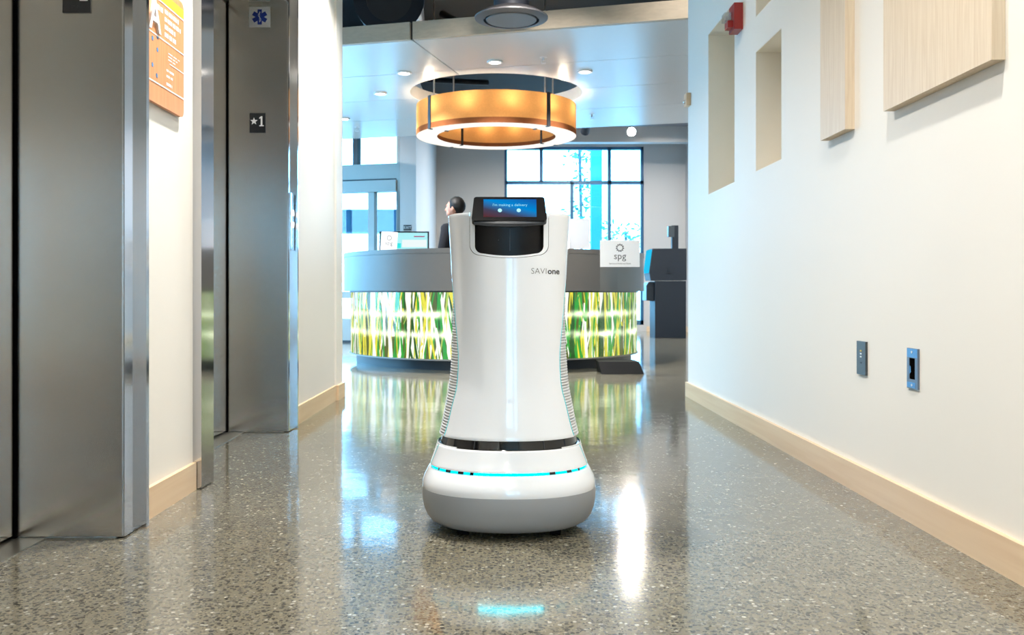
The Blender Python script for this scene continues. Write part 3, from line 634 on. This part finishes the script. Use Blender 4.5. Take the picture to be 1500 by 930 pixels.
BM().lathe([(back_r-.01, .1), (back_r, .1), (back_r, .692), (back_r-.01, .692)], (DCX, DCY, 0), 160, True, A0, A1).build('backlit_panel', backlit('panel_olive', s2l((128, 140, 60)), .6), desk, SM)
random.seed(21)
blades = {kx: BM() for kx in bcol}
def blade(bm_, a0, a1, w0, w1, bend, z0, z1, r):
    n = 9; rows = []
    for i in range(n+1):
        t = i/n; z = z0+(z1-z0)*t; a = a0+(a1-a0)*t+bend*math.sin(PI*t); ww = (w0+(w1-w0)*t)/r
        rows.append([(DCX+r*math.cos(a+s_*ww/2), DCY+r*math.sin(a+s_*ww/2), z) for s_ in (-1, 1)])
    bm_.grid(rows)
seq = ['white']*11 + ['yellow']*9 + ['green']*11 + ['dark']*4 + ['lime']*3
for i in range(500):
    c = random.choice(seq); a = random.uniform(A0+.01, A1-.01); lean = random.gauss(0, .04)
    b_ = a+lean
    if not (A0 < b_ < A1): continue
    full = random.random() < .6
    z0, z1 = (.101, .691) if full else ((.101, random.uniform(.3, .6)) if random.random() < .5 else (random.uniform(.2, .45), .691))
    ww = random.uniform(.013, .042); w0, w1 = (ww, ww*random.uniform(.15, .9)) if random.random() < .5 else (ww*random.uniform(.15, .9), ww)
    blade(blades[c], a, b_, w0, w1, random.gauss(0, .012), z0, z1, back_r + .0008 + i*.000011)
for c, b_ in blades.items(): tag(b_.build('grass_blades_' + c, bcol[c], desk), kind='stuff')
BM().lathe([(RP, .1), (RP, .692)], (DCX, DCY, 0), 128, False, A0, A1).build('resin_cover', glassm('resin', (.97, .98, .97), .04), desk, SM)

# ------------------------------------------------------------------ things on and by the desk
def flower_logo(c, m, r, mt, parent, n=11):
    b = BM()
    for i in range(n):
        a = PI/2 + 2*PI*i/n; mm = m @ Matrix.Translation((c[0], c[1], 0)) @ Matrix.Rotation(a, 4, 'Z')
        b.prism([(r*.52, 0), (r*.62, -r*.15), (r*.78, -r*.17), (r, 0), (r*.78, r*.17), (r*.62, r*.15)], mm, .0006)
    return b.build('flower_logo', mt, parent)
Ys = 8.0; sx0, sx1, sz0, sz1 = X_at(879, Ys), X_at(937, Ys), zc(391, Ys), zc(352, Ys); scx = (sx0+sx1)/2
o = tag(empty('floor_sign_stand', (scx, Ys, 0)), 'clear acrylic floor stand on black base holding a white card', 'sign')
BM().box((sx0, Ys, .03), (sx1, Ys+.006, zc(337, Ys))).build('acrylic_sheet', M['acrylic'], o)
BM().box((sx0, Ys-.004, sz0), (sx1, Ys-.001, sz1)).build('card', M['paper'], o)
bx0, bx1 = X_at(881, 7.8), X_at(944, 7.75)
b = BM(); vv = [(bx0, 7.76, 0), (bx1, 7.76, 0), (bx1-.03, 8.16, 0), (bx0, 8.16, 0), (bx0-.02, 7.84, .1), (bx1-.03, 7.84, .1), (bx1-.05, 8.1, .1), (bx0-.02, 8.1, .1)]
V8 = [b.bm.verts.new(p) for p in vv]
for f in ((3,2,1,0),(4,5,6,7),(0,1,5,4),(1,2,6,5),(2,3,7,6),(3,0,4,7)): b.bm.faces.new([V8[i] for i in f])
b.build('stand_base', M['rubber'], o)
fm = frame_m((scx, Ys-.0042, 0), (1,0,0), (0,-1,0))
flower_logo((0, zc(363, Ys)), fm, .038, M['ink'], o)
text('wordmark', 'spg', .082, frame_m((scx, Ys-.0045, zc(379.5, Ys)), (1,0,0), (0,-1,0)), M['ink'], o, align='CENTER')
text('small_line', 'Starwood Preferred Guest', .0175, frame_m((scx, Ys-.0045, zc(387, Ys)), (1,0,0), (0,-1,0)), M['ink'], o, align='CENTER')

# touch monitor on the left of the counter
mx_, my_ = X_at(592, 8.62), 8.62
o = tag(empty('touch_monitor', (mx_, my_, 1.077)), 'black framed monitor with bright blue screen on the left counter', 'monitor')
MM = Matrix.Translation((mx_, my_, 1.085)) @ Matrix.Rotation(math.radians(4), 4, 'Z') @ Matrix.Rotation(math.radians(-18), 4, 'X')
BM().box((-.232, 0, 0), (.232, .022, .19), MM).bevel(.006, 2).build('bezel', M['gloss_black'], o)
BM().box((-.218, -.0015, .012), (.218, .0, .176), MM).build('screen', emis('screen_cyan', (.45, .95, 1.0), 1.0), o)
for (a, b_, c_, d_, mt) in ((-.21, -.13, .02, .17, emis('screen_white', (.9, 1, 1), 1.0)), (-.02, .21, .03, .105, bpy.data.materials['screen_white']), (.09, .19, .133, .143, emis('screen_red', (.55, .05, .2), .8)), (-.11, -.03, .02, .07, emis('screen_teal', (.05, .85, .85), 1.0))):
    BM().box((a, -.002, c_), (b_, -.0015, d_), MM).build('screen_block', mt, o)
BM().box((-.09, .0, -.005), (.09, .12, .0), Matrix.Translation((mx_, my_, 1.085))).build('foot', M['gloss_black'], o)
BM().box((-.02, .02, 0), (.02, .03, .12), Matrix.Translation((mx_, my_+.04, 1.086)) @ Matrix.Rotation(math.radians(-10), 4, 'X')).build('prop', M['gloss_black'], o)
# small card in front of it
cxx, cy_ = X_at(569, 8.5), 8.5
o = tag(empty('counter_card', (cxx, cy_, 1.077)), 'small white card with flower logo leaning on the left monitor', 'sign')
CMt = Matrix.Translation((cxx, cy_, 1.078)) @ Matrix.Rotation(math.radians(-8), 4, 'X') @ Matrix.Rotation(math.radians(3), 4, 'Y')
BM().box((-.075, 0, 0), (.075, .003, .175), CMt).build('card', M['paper'], o)
cm = CMt @ frame_m((0, -.0003, 0), (1,0,0), (0,-1,0))
flower_logo((0, .118), cm, .028, M['ink'], o)
text('wordmark', 'spg', .056, CMt @ frame_m((0, -.0006, .052), (1,0,0), (0,-1,0)), M['ink'], o, align='CENTER')
BM().box((-.03, .003, 0), (.03, .05, .004), CMt).build('easel_foot', M['acrylic'], o)
# silver computer, seen from behind
o = tag(empty('desktop_computer', (.56, 9.28, 1.077)), 'back of a silver desktop computer screen behind the robot at right', 'computer')
IM = Matrix.Translation((X_at(822, 8.75), 8.75, 1.077)) @ Matrix.Rotation(math.radians(-6), 4, 'Z')
BM().box((-.27, -.012, .03), (.27, .012, .31), IM @ Matrix.Rotation(math.radians(6), 4, 'X')).bevel(.008, 3).build('screen_shell', M['silver'], o)
BM().box((-.09, -.07, 0), (.09, .09, .006), IM).build('foot', M['silver'], o)
BM().box((-.08, -.05, 0.004), (.08, -.042, .16), IM @ Matrix.Rotation(math.radians(-10), 4, 'X')).build('stand', M['silver'], o)
BM().box((-.262, .0125, .05), (.262, .0135, .302), IM @ Matrix.Rotation(math.radians(6), 4, 'X')).build('display', M['gloss_black'], o)
# exit notice on the pier
cxx = X_at(597, 12.6)
o = tag(empty('wall_notice', (cxx, 12.6, 1.5)), 'tiny black notice with grey lettering on the pier above the monitor', 'sign')
BM().box((cxx-.055, 12.594, zc(337, 12.6)), (cxx+.055, 12.6, zc(329.5, 12.6))).build('plate', M['plate'], o)
BM().box((cxx-.055, 12.594, zc(342, 12.6)), (cxx+.055, 12.6, zc(337, 12.6))).build('lower_plate', M['alu'], o)
text('lettering', 'EXIT', .05, frame_m((cxx, 12.5938, zc(335, 12.6)), (1,0,0), (0,-1,0)), M['char'], o, align='CENTER')

# ------------------------------------------------------------------ kiosk at the back right
Yk = 14.1
o = tag(empty('self_service_kiosk', (X_at(982, Yk), Yk, 0)), 'dark slate self service kiosk by the back right wall', 'kiosk')
def prof(P, Y): return [((px-VX)*Y/F, H+(VY-py)*Y/F) for px, py in P]
fmk = lambda Y: Matrix(((1,0,0,0),(0,0,1,Y),(0,1,0,0),(0,0,0,1)))
low = [(959.5, 495), (1005, 495), (1005, 411.5), (959.5, 411.5)]
BM().prism([(x, max(z, 0)) for x, z in prof(low, Yk)], fmk(Yk), .5).build('cabinet', M['kiosk'], o)
BM().prism(prof([(953, 410.5), (1005.5, 410.5), (1005.5, 364), (956, 364), (951, 400)], Yk), fmk(Yk-.01), .52).bevel(.012, 2).build('upper_housing', M['kiosk'], o)
BM().prism(prof([(947.5, 440), (958.5, 441), (958.5, 413), (951, 413), (947.5, 418)], Yk), fmk(Yk+.05), .4).build('printer_tray', M['kiosk_d'], o)
BM().prism(prof([(949, 399), (952, 400), (956.2, 366), (953.5, 365)], Yk), fmk(Yk+.04), .42).build('touch_screen', emis('kiosk_screen', (.02, .5, .8), 1.2), o)
BM().box((X_at(976, Yk), Yk-.02, zc(400.5, Yk)), (X_at(983, Yk), Yk-.009, zc(393.5, Yk))).bevel(.004, 1).build('lock', M['kiosk_d'], o)
BM().box((X_at(987, Yk), Yk+.15, zc(364, Yk)), (X_at(996.5, Yk), Yk+.23, zc(329, Yk))).bevel(.01, 2).build('camera_mast', M['kiosk'], o)
BM().box((X_at(981.5, Yk), Yk+.14, zc(346, Yk)), (X_at(990.5, Yk), Yk+.24, zc(330, Yk))).bevel(.012, 2).build('camera_head', M['slate'], o)

# ------------------------------------------------------------------ receptionist
def skin_mesh(name, verts, edges, radii, root=0, sub=2):
    me = bpy.data.meshes.new(name); me.from_pydata(verts, edges, []); o_ = bpy.data.objects.new(name, me); C.objects.link(o_)
    o_.modifiers.new('s', 'SKIN').use_smooth_shade = True
    for i, r in enumerate(radii): me.skin_vertices[0].data[i].radius = (r, r) if not isinstance(r, tuple) else r
    me.skin_vertices[0].data[root].use_root = True
    sb = o_.modifiers.new('d', 'SUBSURF'); sb.levels = sb.render_levels = sub
    dg = bpy.context.evaluated_depsgraph_get(); dg.update(); m2 = bpy.data.meshes.new_from_object(o_.evaluated_get(dg)); bpy.data.objects.remove(o_); m2.name = name; return m2
def mesh_obj(name, me, mt, parent, M4):
    me.transform(M4); me.materials.clear(); me.materials.append(mt); me.polygons.foreach_set('use_smooth', [True]*len(me.polygons))
    o_ = bpy.data.objects.new(name, me); C.objects.link(o_); adopt(o_, parent); return o_
pX, pY = X_at(667, 10.0), 10.0
person = tag(empty('person', (pX, pY, 0)), 'dark haired person in black jacket behind the desk looking left', 'person')
# local frame: facing -Y, x right; turned so that it faces -X (left in the picture)
PM = Matrix.Translation((pX, pY, 0)) @ Matrix.Rotation(math.radians(-118), 4, 'Z')
vb, eb, rb = [], [], []
def V_(p, r, link=None):
    vb.append(p); rb.append(r)
    if link is not None: eb.append((link, len(vb)-1))
    return len(vb)-1
pel = V_((0, .02, .92), (.15, .11)); w1 = V_((0, .03, 1.08), (.145, .1), pel); ch = V_((0, .03, 1.27), (.165, .115), w1); ub = V_((0, .02, 1.39), (.11, .085), ch); nk = V_((0, .0, 1.47), .056, ub); hd = V_((0, -.02, 1.54), .055, nk)
for s_ in (-1, 1):
    sh = V_((s_*.18, .02, 1.37), .06, ub); el = V_((s_*.235, -.02, 1.1), .045, sh); wr_ = V_((s_*.2, -.24, 1.0), .03, el); hn = V_((s_*.19, -.31, .985), (.034, .02), wr_)
    hp = V_((s_*.09, .02, .86), .085, pel); kn = V_((s_*.1, 0, .49), .058, hp); an = V_((s_*.1, .04, .09), .04, kn); ft = V_((s_*.11, -.1, .04), (.04, .03), an)
body = skin_mesh('body', vb, eb, rb)
bm_ = bmesh.new(); bm_.from_mesh(body)
def ell(c, r, u=24, v=16): bmesh.ops.create_uvsphere(bm_, u_segments=u, v_segments=v, radius=1, matrix=Matrix.Translation(c) @ Matrix.Diagonal((*r, 1)))
ell((0, -.005, 1.615), (.073, .094, .098)); ell((0, -.055, 1.56), (.052, .05, .062)); ell((0, -.112, 1.592), (.013, .02, .02)); ell((0, -.1, 1.61), (.009, .014, .03))
ell((0, -.1, 1.553), (.022, .012, .008)); ell((0, -.096, 1.525), (.02, .016, .016))
for s_ in (-1, 1):
    ell((s_*.073, .012, 1.6), (.012, .02, .033)); ell((s_*.032, -.09, 1.636), (.02, .012, .008))
    for f_ in range(4): ell((s_*.19 + (f_-1.5)*.018, -.35-.012*(f_ in (1,2)), .975), (.008, .036, .009), 10, 8)
    ell((s_*.15, -.315, .985), (.009, .03, .01), 10, 8)
bm_.to_mesh(body); bm_.free()
bo = mesh_obj('body', body, M['skin'], person, PM)
rm = bo.modifiers.new('r', 'REMESH'); rm.mode = 'VOXEL'; rm.voxel_size = .006; rm.use_smooth_shade = True
# jacket and trousers
vj, ej, rj = [], [], []
vb, eb, rb = vj, ej, rj
pel = V_((0, .02, .88), (.185, .145)); w1 = V_((0, .03, 1.08), (.175, .13), pel); ch = V_((0, .03, 1.27), (.195, .145), w1); ub = V_((0, .02, 1.4), (.135, .108), ch); co = V_((0, .008, 1.455), (.07, .07), ub)
for s_ in (-1, 1):
    sh = V_((s_*.185, .02, 1.37), .082, ub); el = V_((s_*.24, -.02, 1.1), .06, sh); wr_ = V_((s_*.202, -.22, 1.005), .045, el)
mesh_obj('jacket', skin_mesh('jacket', vj, ej, rj), M['suit'], person, PM)
vt, et, rt = [], [], []; vb, eb, rb = vt, et, rt
pel = V_((0, .02, .93), (.165, .125))
for s_ in (-1, 1): hp = V_((s_*.09, .02, .84), .105, pel); kn = V_((s_*.1, 0, .49), .078, hp); an = V_((s_*.1, .035, .08), .065, kn)
mesh_obj('trousers', skin_mesh('trousers', vt, et, rt), M['suit'], person, PM)
for s_ in (-1, 1): mesh_obj('shoe', (lambda me_: me_)(skin_mesh('shoe', [(s_*.1, .06, .045), (s_*.11, -.14, .035)], [(0, 1)], [.045, .04])), M['gloss_black'], person, PM)
bm_ = bmesh.new(); ell((0, .018, 1.632), (.084, .1, .1), 32, 20)
for v in list(bm_.verts):
    if v.co.y < -.03 and v.co.z < 1.675: v.co.y = -.03 + (v.co.y+.03)*.15
    if v.co.z < 1.6 and abs(v.co.x) > .05: v.co.x *= .88
    v.co += Vector((random.gauss(0, .0016), random.gauss(0, .0016), random.gauss(0, .0016)))
hm = bpy.data.meshes.new('hair'); bm_.to_mesh(hm); bm_.free(); mesh_obj('hair', hm, M['hair'], person, PM)

# ------------------------------------------------------------------ delivery robot
RX, RY = X_at(745.5, 2.72), 2.72; BR = .88; NE = 2.25
robot = tag(empty('delivery_robot', (RX, RY, 0)), 'glossy white delivery robot with tilted touch screen and cyan light strip', 'robot')
def interp(tab, z):
    if z <= tab[0][0]: return tab[0][1]
    if z >= tab[-1][0]: return tab[-1][1]
    for i in range(len(tab)-1):
        if tab[i][0] <= z <= tab[i+1][0]:
            x0, y0 = tab[i]; x1, y1 = tab[i+1]; h = x1-x0; t = (z-x0)/h
            sl = lambda j: (tab[min(j+1,len(tab)-1)][1]-tab[max(j-1,0)][1])/(tab[min(j+1,len(tab)-1)][0]-tab[max(j-1,0)][0])
            m0, m1 = sl(i)*h, sl(i+1)*h
            return (2*t**3-3*t*t+1)*y0+(t**3-2*t*t+t)*m0+(-2*t**3+3*t*t)*y1+(t**3-t*t)*m1
PR = [(.165, .2385), (.188, .2317), (.22, .2205), (.253, .2106), (.272, .2062), (.31, .1975), (.364, .187), (.418, .1775), (.499, .171), (.563, .1685), (.688, .167), (.76, .1685), (.813, .171), (.908, .177), (.93, .178)]
TE = [(.18, 76), (.25, 69), (.272, 62), (.364, 57), (.418, 54), (.499, 55), (.563, 60), (.688, 73), (.76, 88), (.813, 98), (.908, 108)]
def S(th, z, off=0.0, a=None):
    a = (interp(PR, z) if a is None else a) + off
    c, s_ = math.cos(th), math.sin(th); e = 2/NE
    return (RX + a*math.copysign(abs(s_)**e, s_), RY - BR*a*math.copysign(abs(c)**e, c), z)
def ring(z, off=0, n=128, a=None): return [S(2*PI*i/n, z, off, a) for i in range(n)]
def solid_lathe(rows, name, mt):      # rows: (z, half width)
    b = BM(); R = b.grid([ring(z, 0, 128, a) for z, a in rows], True); b.bm.faces.new(R[0][::-1]); b.bm.faces.new(R[-1]); return b.build(name, mt, robot, math.radians(35))
def shell(z0, z1, nz, off_o, off_i, name, mt, te=None, nt_=72, round_top=0.0):
    b = BM(); O, I = [], []
    for k_ in range(nz+1):
        z = z0+(z1-z0)*k_/nz; t = math.radians(te(z)) if te else math.radians(interp(TE, z))
        O.append([b.bm.verts.new(S(-t+2*t*i/nt_, z, off_o)) for i in range(nt_+1)]); I.append([b.bm.verts.new(S(-t+2*t*i/nt_, z, off_i)) for i in range(nt_+1)])
    for G, fl in ((O, 0), (I, 1)):
        for k_ in range(nz):
            for i in range(nt_): b.bm.faces.new((G[k_][i], G[k_][i+1], G[k_+1][i+1], G[k_+1][i]))
    for k_ in (0, nz):
        for i in range(nt_): b.bm.faces.new((O[k_][i], O[k_][i+1], I[k_][i+1], I[k_][i]))
    for i in (0, nt_):
        for k_ in range(nz): b.bm.faces.new((O[k_][i], O[k_+1][i], I[k_+1][i], I[k_][i]))
    bmesh.ops.recalc_face_normals(b.bm, faces=b.bm.faces[:])
    sharp = [e for e in b.bm.edges if len(e.link_faces) == 2 and e.calc_face_angle(0) > 1.0]
    bmesh.ops.bevel(b.bm, geom=sharp, offset=.0022, segments=2, affect='EDGES', profile=.5)
    return b.build(name, mt, robot, math.radians(45))
# ribbed side core (real ribs), upper and skirt
def core(z0, z1, name):
    b = BM(); n = int((z1-z0)/.002); rows = []
    for k_ in range(n+1):
        z = z0+(z1-z0)*k_/n; off = -.0028 + (.0016 if (k_ % 4) in (1, 2) else 0)
        rows.append([S(math.radians(42+276*i/80), z, off) for i in range(81)])
    b.grid(rows); return b.build(name, M['grille'], robot)
core(.272, .895, 'ribbed_side'); core(.188, .25, 'ribbed_skirt_side')
solid_lathe([(.25, .19), (.27, .19), (.3, .14), (.89, .125), (.9, .12)], 'inner_body', M['gloss_black'])
front = shell(.272, .908, 64, .002, -.011, 'front_shell', M['white'])
shell(.188, .2465, 10, .002, -.012, 'skirt_shell', M['white'])
# top closing surface
b = BM(); R = b.grid([ring(.896, -.004), ring(.9, -.012), ring(.902, -.06)], True); b.bm.faces.new(R[-1]); b.build('top_cover', M['white2'], robot, SM)
# black sensor slot
b = BM(); b.grid([ring(.2465, -.004), ring(.2475, -.011), ring(.271, -.011), ring(.272, -.004)], True); b.build('sensor_band', M['gloss_black'], robot, SM)
for a in (-.46, .46): BM().tube([S(a, .249, -.0095), S(a, .2705, -.0095)], .001, 6).build('sensor_mark', M['lip'], robot)
# base
solid_lathe([(.122, .2530), (.128, .2536), (.14, .2525), (.155, .247), (.167, .2405), (.176, .2360), (.1805, .232), (.1805, .21)], 'base_upper', M['white'])
solid_lathe([(.0175, .16), (.018, .2), (.021, .214), (.03, .2305), (.045, .242), (.065, .2495), (.09, .2535), (.11, .2542), (.1215, .2535), (.1222, .2515)], 'base_lower', M['rgrey'])
b = BM(); b.grid([ring(.1805, -.007), ring(.1885, -.007)], True); b.build('light_strip', M['cyan'], robot, SM)
b = BM(); t = .36; b.grid([[S(-t+2*t*i/30+.02, z, -.005) for i in range(31)] for z in (.181, .1876)]); b.build('light_bar', M['cyan_hot'], robot, SM)
for a, wd in ((-1.02, .05), (-.8, .1), (-.58, .09), (-.42, .05), (.5, .09), (.78, .1), (1.0, .06)):
    b = BM(); b.grid([[S(a-wd/2+wd*i/4, z, -.0035) for i in range(5)] for z in (.181, .1876)]); b.build('strip_spacer', M['gloss_black'], robot)
for s_ in (-1, 1):
    t = lambda z: s_*math.radians(interp(TE, z)+.6)
    BM().tube([S(t(z), z, .0005) for z in [.276+i*.0155 for i in range(29)]], .0014, 6).build('edge_trim', M['teal'], robot, SM)
    BM().tube([S(t(z), z, .0005) for z in [.19+i*.0055 for i in range(11)]], .0014, 6).build('edge_trim', M['teal'], robot, SM)
for (x, y, r) in ((-.13, -.12, .0165), (.13, -.12, .0165), (0, .15, .0165)):
    BM().cyl((RX+x-.015, RY+y, .0165), (RX+x+.015, RY+y, .0165), r, n=20).build('caster', M['rubber'], robot, SM)
# U-shaped opening at the top front
def ushape(hw, zb, zt, r, sag, n=10):
    P = [(hw, zt)]
    for i in range(n+1): a = -i/n*PI/2; P.append((hw-r+r*math.cos(a), zb+sag+r+r*math.sin(a)))
    for i in range(1, 8): t_ = -1+2*i/8; P.append((-t_*(hw-r), zb+sag*t_*t_))
    for i in range(n+1): a = -PI/2-i/n*PI/2; P.append((-hw+r+r*math.cos(a), zb+sag+r+r*math.sin(a)))
    P.append((-hw, zt)); return P
fu = Matrix(((1,0,0,RX),(0,0,1,RY-.3),(0,1,0,0),(0,0,0,1)))
boolean(front, BM().prism(ushape(.1115, .779, 1.0, .03, .008), fu, .27).build('cut', M['white']))
for p in front.data.polygons: p.use_smooth = True
front.data.set_sharp_from_angle(angle=math.radians(45))
def bent(P_out, P_in, off_f, off_b, name, mt):
    """frame between two outlines (same vertex count) following the curved front"""
    def yf(x, z, off): 
        a = interp(PR, min(z, .93))+off; e = NE; q = max(0, 1-abs(x/a)**e)**(1/e); return RY - BR*a*q
    b = BM(); A = [b.bm.verts.new((RX+x, yf(x, z, off_f), z)) for x, z in P_out]; A2 = [b.bm.verts.new((RX+x, yf(x, z, off_b), z)) for x, z in P_out]
    B = [b.bm.verts.new((RX+x, yf(x, z, off_f-.001), z)) for x, z in P_in]; B2 = [b.bm.verts.new((RX+x, yf(x, z, off_b-.012), z)) for x, z in P_in]
    n = len(A)
    for i in range(n-1):
        for q, r in ((A, B), (B, B2), (B2, A2), (A2, A)): b.bm.faces.new((q[i], q[i+1], r[i+1], r[i]))
    return b.build(name, mt, robot, math.radians(45))
bent(ushape(.1105, .7802, .906, .03, .008), ushape(.0965, .7855, .906, .022, .007), .0005, -.012, 'collar', M['white'])
def yfront(x, z, off=0):
    a = interp(PR, min(z, .93))+off; return RY - BR*a*max(0, 1-abs(x/a)**NE)**(1/NE)
b = BM(); b.grid([[(RX+x, yfront(x, z, -.014), z) for x in [-.1+.2*i/24 for i in range(25)]] for z in [.778+.13*j/14 for j in range(15)]]); b.build('front_window', mat('window_black', s2l((14, 14, 16)), .35, spec=.25, var=.02), robot, SM)
BM().tube([(RX+.002, yfront(.002, z, -.0135), z) for z in (.8, .82, .84, .862)], .0007, 6).build('window_seam', M['lip'], robot)
BM().sphere((RX-.03, yfront(-.03, .83, -.0137), .83), .0018, 10, 8).build('sensor_dot', M['slate'], robot)
# tilted display
TY = RY - .165; tilt = math.radians(-24)
DM = Matrix.Translation((RX, TY, .882)) @ Matrix.Rotation(tilt, 4, 'X')
def trap(w0, w1, h, r=.008, n=4):
    P = []
    for (cx_, cy_, a) in ((w1/2-r, h-r, 0), (-w1/2+r, h-r, PI/2), (-w0/2+r, r, PI), (w0/2-r, r, 1.5*PI)):
        for i in range(n+1): P.append((cx_+r*math.cos(a+i*PI/2/n), cy_+r*math.sin(a+i*PI/2/n)))
    return P
dm = DM @ frame_m((0, 0, 0), (1,0,0), (0,-1,0))
BM().prism(trap(.209, .199, .076), dm @ Matrix.Translation((0, 0, -.024)), .024).bevel(.0025, 2).build('display_housing', M['disp'], robot, SM)
scr = bpy.data.materials.new('display_picture'); scr.use_nodes = True; nt = scr.node_tree; nt.nodes.clear()
tc = nt.nodes.new('ShaderNodeTexCoord'); r_ = nt.nodes.new('ShaderNodeValToRGB'); cr = r_.color_ramp
while len(cr.elements) < 4: cr.elements.new(.5)
for e, (p_, c_) in zip(cr.elements, ((0, (.12, .03, .03)), (.28, (.06, .06, .11)), (.6, (.0, .26, .7)), (1, (.01, .1, .42)))): e.position = p_; e.color = (*c_, 1)
gr = nt.nodes.new('ShaderNodeSeparateXYZ'); nt.links.new(tc.outputs['Generated'], gr.inputs[0])
mu_ = nt.nodes.new('ShaderNodeMath'); mu_.operation = 'MULTIPLY'; mu_.inputs[1].default_value = .42; nt.links.new(gr.outputs[0], mu_.inputs[0])
ad = nt.nodes.new('ShaderNodeMath'); ad.operation = 'MULTIPLY_ADD'; ad.inputs[1].default_value = .58; nt.links.new(gr.outputs[2], ad.inputs[0]); nt.links.new(mu_.outputs[0], ad.inputs[2])
e_ = nt.nodes.new('ShaderNodeEmission'); e_.inputs[1].default_value = 1.0; o_ = nt.nodes.new('ShaderNodeOutputMaterial')
nt.links.new(ad.outputs[0], r_.inputs[0]); nt.links.new(r_.outputs[0], e_.inputs[0]); nt.links.new(e_.outputs[0], o_.inputs[0])
scro = BM().prism([(-.072, .012), (.076, .012), (.076, .068), (-.072, .068)], dm, .0004).build('screen', scr, robot)
glow = emis('screen_text', (.35, .85, 1.0), 1.0); eye = emis('screen_eye', (.5, .97, 1.0), 1.1)
text('screen_caption', "I'm making a delivery", .0115, dm @ Matrix.Translation((.002, .046, .0007)), glow, scro, align='CENTER', extrude=.0001)
for x in (-.026, .0265): BM().cyl(dm @ Vector((x, .0325, .0004)), dm @ Vector((x, .0325, .0009)), .0058, n=24).build('screen_eye', eye, scro)
text('status_line', '12:00', .005, dm @ Matrix.Translation((.066, .0675, .0007)), glow, scro, extrude=.0001) if False else None
# lip under the display and neck block behind it
rows = []
for i in range(25):
    x = -.098+.196*i/24; s_ = 1-(x/.098)**2
    y = TY + .006 - .004*s_
    rows.append([(RX+x, y, .882), (RX+x, y-.003, .878-.004*s_), (RX+x, y, .872-.006*s_), (RX+x, y+.02, .872-.006*s_), (RX+x, y+.02, .882)])
b = BM(); b.grid(rows, True); b.build('display_lip', M['lip'], robot, SM)
BM().box((RX-.055, RY-.105, .86), (RX+.055, RY-.02, .905)).bevel(.01, 2).build('neck_block', M['gloss_black'], robot)
# name on the front shell
def onshell(x0, z0):
    def f(co):
        x, z = x0+co.x, z0+co.y
        return Vector((RX+x, yfront(x, z, .0024)-co.z*.5, z))
    return f
text('lettering', 'SAVI', .0235, None, M['ink'], robot, offset=-.0004, fn=onshell(.0605, .7355))
text('lettering_bold', 'one', .0235, None, M['ink'], robot, offset=.0005, fn=onshell(.1082, .7355))
bpy.context.view_layer.update()
